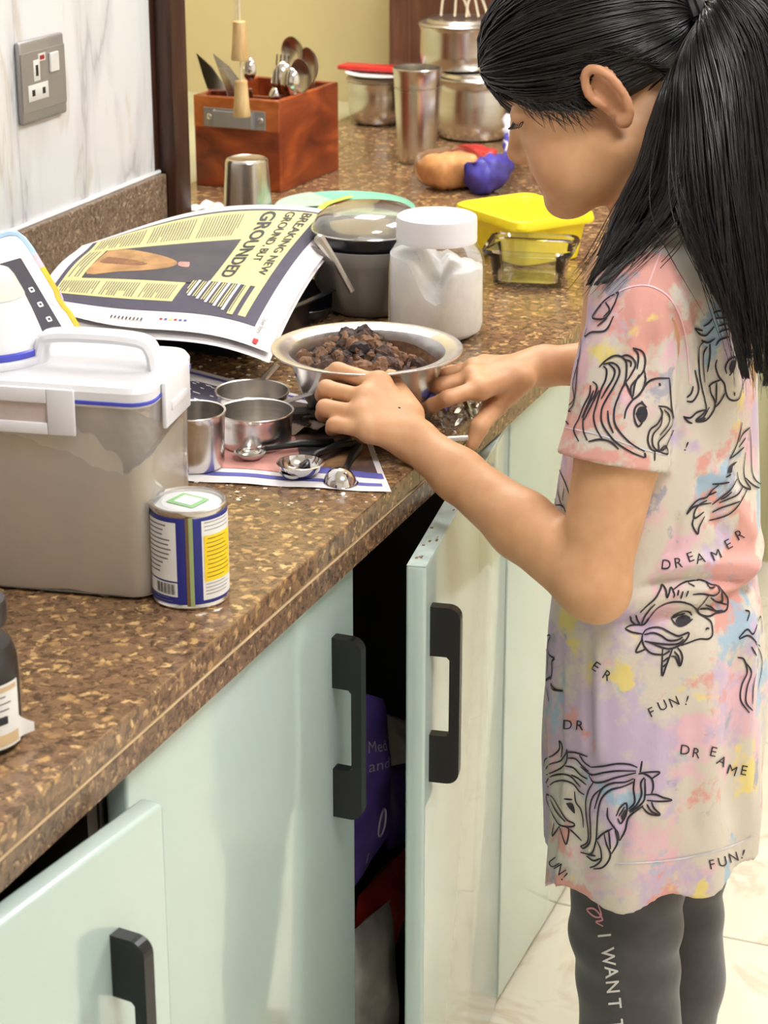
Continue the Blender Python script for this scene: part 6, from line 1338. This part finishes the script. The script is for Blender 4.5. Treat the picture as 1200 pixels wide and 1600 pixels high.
def scalp_strands():
    cs, rs = [], []; r = np.random.default_rng(11); te = (np.array([-.114, 0, .030])-HC_)/HR_; te /= np.linalg.norm(te)
    for k in range(2400):
        while True:
            v = r.normal(size=3); v /= np.linalg.norm(v); p = HC_+HR_*v
            if p[2] > hairline(p[0])+.002 and p[0] > -.09: break
        if k < 800:   # start right at the hairline
            f0 = -.07+.17*r.random(); u0 = hairline(f0)-.002-.004*r.random()+(.010 if f0 > .085 else 0); qq = 1-((f0-HC_[0])/HR_[0])**2-((u0-HC_[2])/HR_[2])**2
            if qq > 0: p = np.array([f0, math.sqrt(qq)*HR_[1]*(1 if r.random() < .75 else -1), u0]); v = (p-HC_)/HR_; v /= np.linalg.norm(v)
        w = math.acos(max(-1, min(1, v@te))); c = []; off = .0012+.0028*r.random(); ph = r.random()*6.28; am = .02*r.random()
        for t in np.linspace(0, 1, 12):
            q = (math.sin((1-t)*w)*v+math.sin(t*w)*te)/math.sin(w); q = q/np.linalg.norm(q); q = q+np.array([0, am*math.sin(t*5+ph), am*math.cos(t*4+ph)])*math.sin(math.pi*t)
            q /= np.linalg.norm(q); p = HC_+(HR_+off-.0075*math.exp(-max(0, HC_[2]+HR_[2]*q[2]-hairline(HC_[0]+HR_[0]*q[0]))/.010)-(.004*(1-t/.12) if t < .12 else 0))*q; c.append(hd(*p))
        cs.append(c); rs.append(.0005+.0006*r.random())
    # loose wisps in front of the ear and along the brow
    for k in range(60):
        f0 = .02+.06*r.random(); l0 = .070-.25*max(0, f0-.05); p0 = (f0, l0, hairline(f0)+.012); p1 = (f0-.006-.01*r.random(), l0*1.02, hairline(f0)-.010-.014*r.random()); c = [hd(*(np.array(p0)*(1-t)+np.array(p1)*t+np.array([.004*math.sin(t*3+k), .002, 0]))) for t in np.linspace(0, 1, 12)]; cs.append(c); rs.append(.00035)
    for k in range(420):     # short baby hairs softening the hairline
        f0 = -.072+.172*r.random(); u0 = hairline(f0)+.006; qq = 1-((f0-HC_[0])/HR_[0])**2-((u0-HC_[2])/HR_[2])**2
        if qq <= 0: continue
        p0 = np.array([f0, math.sqrt(qq)*HR_[1]*(1 if r.random() < .8 else -1)*1.01, u0]); dv = np.array([-.010-.012*r.random() if f0 < .09 else -.004, 0, -.008-.007*r.random()]); c = []
        for t in np.linspace(0, 1, 12):
            p = p0+dv*t+np.array([.002*math.sin(t*3+k), 0, .001*math.sin(t*4+k)]); q2 = 1-((p[0]-.0)/.1)**2; p[1] = p0[1]*(1-.13*t); c.append(hd(*p))
        cs.append(c); rs.append(.00045)
    return tubes('combed_strands', cs, rs, 'hair', HAIR)
scalp_strands()
mb = MB(); tw = hd(-.126, 0, .030)-TIE; tw = tw/np.linalg.norm(tw); a_ = np.cross(tw, [0, 0, 1.]); a_ /= np.linalg.norm(a_); b_ = np.cross(a_, tw)
for o_ in (-.004, .003): mb.tube([tuple(TIE+tw*o_+(a_*math.cos(t)+b_*math.sin(t))*.017) for t in np.linspace(0, 2*math.pi, 25)], .0055, 8)
obj('hair_tie', mb, 'hair_tie', PERSON, world=True)
LOCK = [[(1040, 130, .165), (1022, 190, .150), (1006, 252, .140), (968, 318, .130), (934, 396, .120), (913, 438, .116)],
        [(1052, 120, .165), (1040, 200, .148), (1026, 275, .134), (996, 340, .124), (958, 402, .116), (922, 446, .114)],
        [(1062, 110, .165), (1058, 200, .146), (1050, 280, .130), (1028, 340, .118), (988, 392, .112), (938, 446, .112)],
        [(1072, 100, .165), (1076, 200, .142), (1078, 280, .122), (1066, 330, .112), (1020, 376, .108), (950, 440, .110)]]
TAIL = [[(1060, 100, .165), (1052, 190, .148), (1052, 270, .130), (1066, 330, .116), (1100, 405, .106), (1140, 478, .100)],
        [(1072, 90, .170), (1074, 190, .145), (1082, 290, .122), (1100, 385, .108), (1130, 480, .100), (1160, 560, .098)],
        [(1086, 70, .180), (1100, 180, .150), (1114, 290, .124), (1132, 400, .108), (1152, 505, .100), (1170, 592, .098)],
        [(1108, 25, .190), (1140, 130, .162), (1152, 280, .132), (1166, 400, .114), (1180, 510, .106), (1186, 600, .104)],
        [(1122, 0, .200), (1170, 90, .182), (1192, 260, .152), (1204, 395, .130), (1208, 510, .122), (1202, 604, .120)],
        [(1134, -12, .212), (1196, 60, .204), (1226, 245, .185), (1238, 390, .160), (1236, 515, .148), (1220, 606, .142)],
        [(1140, -22, .222), (1215, 30, .224), (1258, 240, .215), (1268, 390, .190), (1258, 520, .175), (1234, 610, .165)]]
BODYT = BVHTree.FromPolygons([tuple(v) for v in BV], [tuple(int(i) for i in f) for f in BF])
def guide_curves(gs):
    G = []
    for g in gs:
        c = [TIE+tw*.004]
        for x, y, Y in g:
            p = PY(x, y, Y)
            if y > 180:
                dep = (p-CAM)@C_F
                for bv in (BVH_S, BODYT):
                    h_ = hit(bv, x, y)
                    if h_ is not None:
                        dh = (h_[0]-CAM)@C_F
                        if dep > dh-.016: dep = dh-.016
                p = CAM+ray(x, y)*dep
            c.append(p)
        G.append(catmull(c, 19))
    return np.array(G)
def bundle(G, count, seed, spread, name):
    nG = len(G); r = np.random.default_rng(seed); tt = np.linspace(0, 1, 20)[:, None]
    def at(s):
        t = s*(nG-1); i = min(int(t), nG-2); u = t-i; return G[i]*(1-u)+G[i+1]*u
    cs, rs = [], []; nl = 16 if nG > 4 else 7; ph = r.random((nl+1, 4))*6.28
    for k in range(count):
        li = int(r.random()*nl); s = (li+.5+(r.random()-.5)*1.1)/nl; s = min(1, max(0, s)); c = at(s).copy(); sc = (li+.5)/nl
        # each lock gathers towards its own tip and lies at its own depth
        g = np.clip((tt-.45)/.55, 0, 1)**1.5*.75; c = c*(1-g)+at(sc)*g; dz = .006*math.sin(ph[li, 0]*3)+.010*r.random()**2-.006
        c = c+C_F*dz*np.sin(np.pi*np.clip(tt*.9+.1, 0, 1)); wv = np.sin(tt*(4+2*math.sin(ph[li, 1]))+ph[li, 2])*C_R*.005*np.clip(tt*2, 0, 1); c = c+wv*.8
        c = c+(np.sin(tt*(5+3*r.random())+r.random()*6.28)*C_R*.003+np.sin(tt*(4+3*r.random())+r.random()*6.28)*C_F*.0025)*np.clip(tt*3, 0, 1)*spread
        L = 1-.16*((li*7) % 5)/5*(nG > 4)-.10*r.random()**2 if r.random() < .85 else 1-.5*r.random()
        idx = tt[:, 0]*L*19; i0 = np.clip(idx.astype(int), 0, 18); fr = (idx-i0)[:, None]; c = c[i0]*(1-fr)+c[i0+1]*fr
        c[0] = TIE+tw*.003+(a_*math.cos(k)+b_*math.sin(k))*.012*r.random(); cs.append(c); rs.append(.0006+.0007*r.random())
    tubes(name+'_strands', cs, rs, 'hair', HAIR)
    # solid core of the bundle, well inside the strands
    mb = MB(); ns = 48; m = 17
    fr = np.array([at(i/ns)[:m]+C_F*.009*np.sin(np.pi*np.linspace(.05, .98, m))[:, None]+C_F*.002*math.sin(i*1.9) for i in range(ns+1)]); bk = fr+C_F*.008*np.sin(np.pi*np.linspace(.0, 1, m))[None, :, None]
    for lay in (fr, bk): mb.add([tuple(p) for p in lay.reshape(-1, 3)], [(i*m+j, (i+1)*m+j, (i+1)*m+j+1, i*m+j+1) for i in range(ns) for j in range(m-1)])
    obj(name+'_core', mb, 'hair_base', HAIR, world=True)
    cs, rs = [], []
    for k in range(count//14): c = at(r.random()).copy()+(r.normal(size=3)*.009)*np.clip(tt*1.5, 0, 1)-C_F*.007+C_R*np.sin(tt*7+k)*.004*tt; cs.append(c); rs.append(.0004)
    tubes(name+'_stray_hairs', cs, rs, 'hair', HAIR)
bundle(guide_curves(TAIL), 3200, 5, 1.0, 'ponytail'); bundle(guide_curves(LOCK), 1000, 6, .8, 'side_lock')
h_ = hit(BODYT, 624, 637)
if h_ is not None: obj('mole', MB().lathe([(.0013, -.0006), (.0014, .0), (.0008, .0005), (.0001, .0006)], 10, Matrix.Translation(Vector(h_[0])) @ Vector(h_[1]).to_track_quat('Z', 'Y').to_matrix().to_4x4()), 'lash', PERSON, world=True)
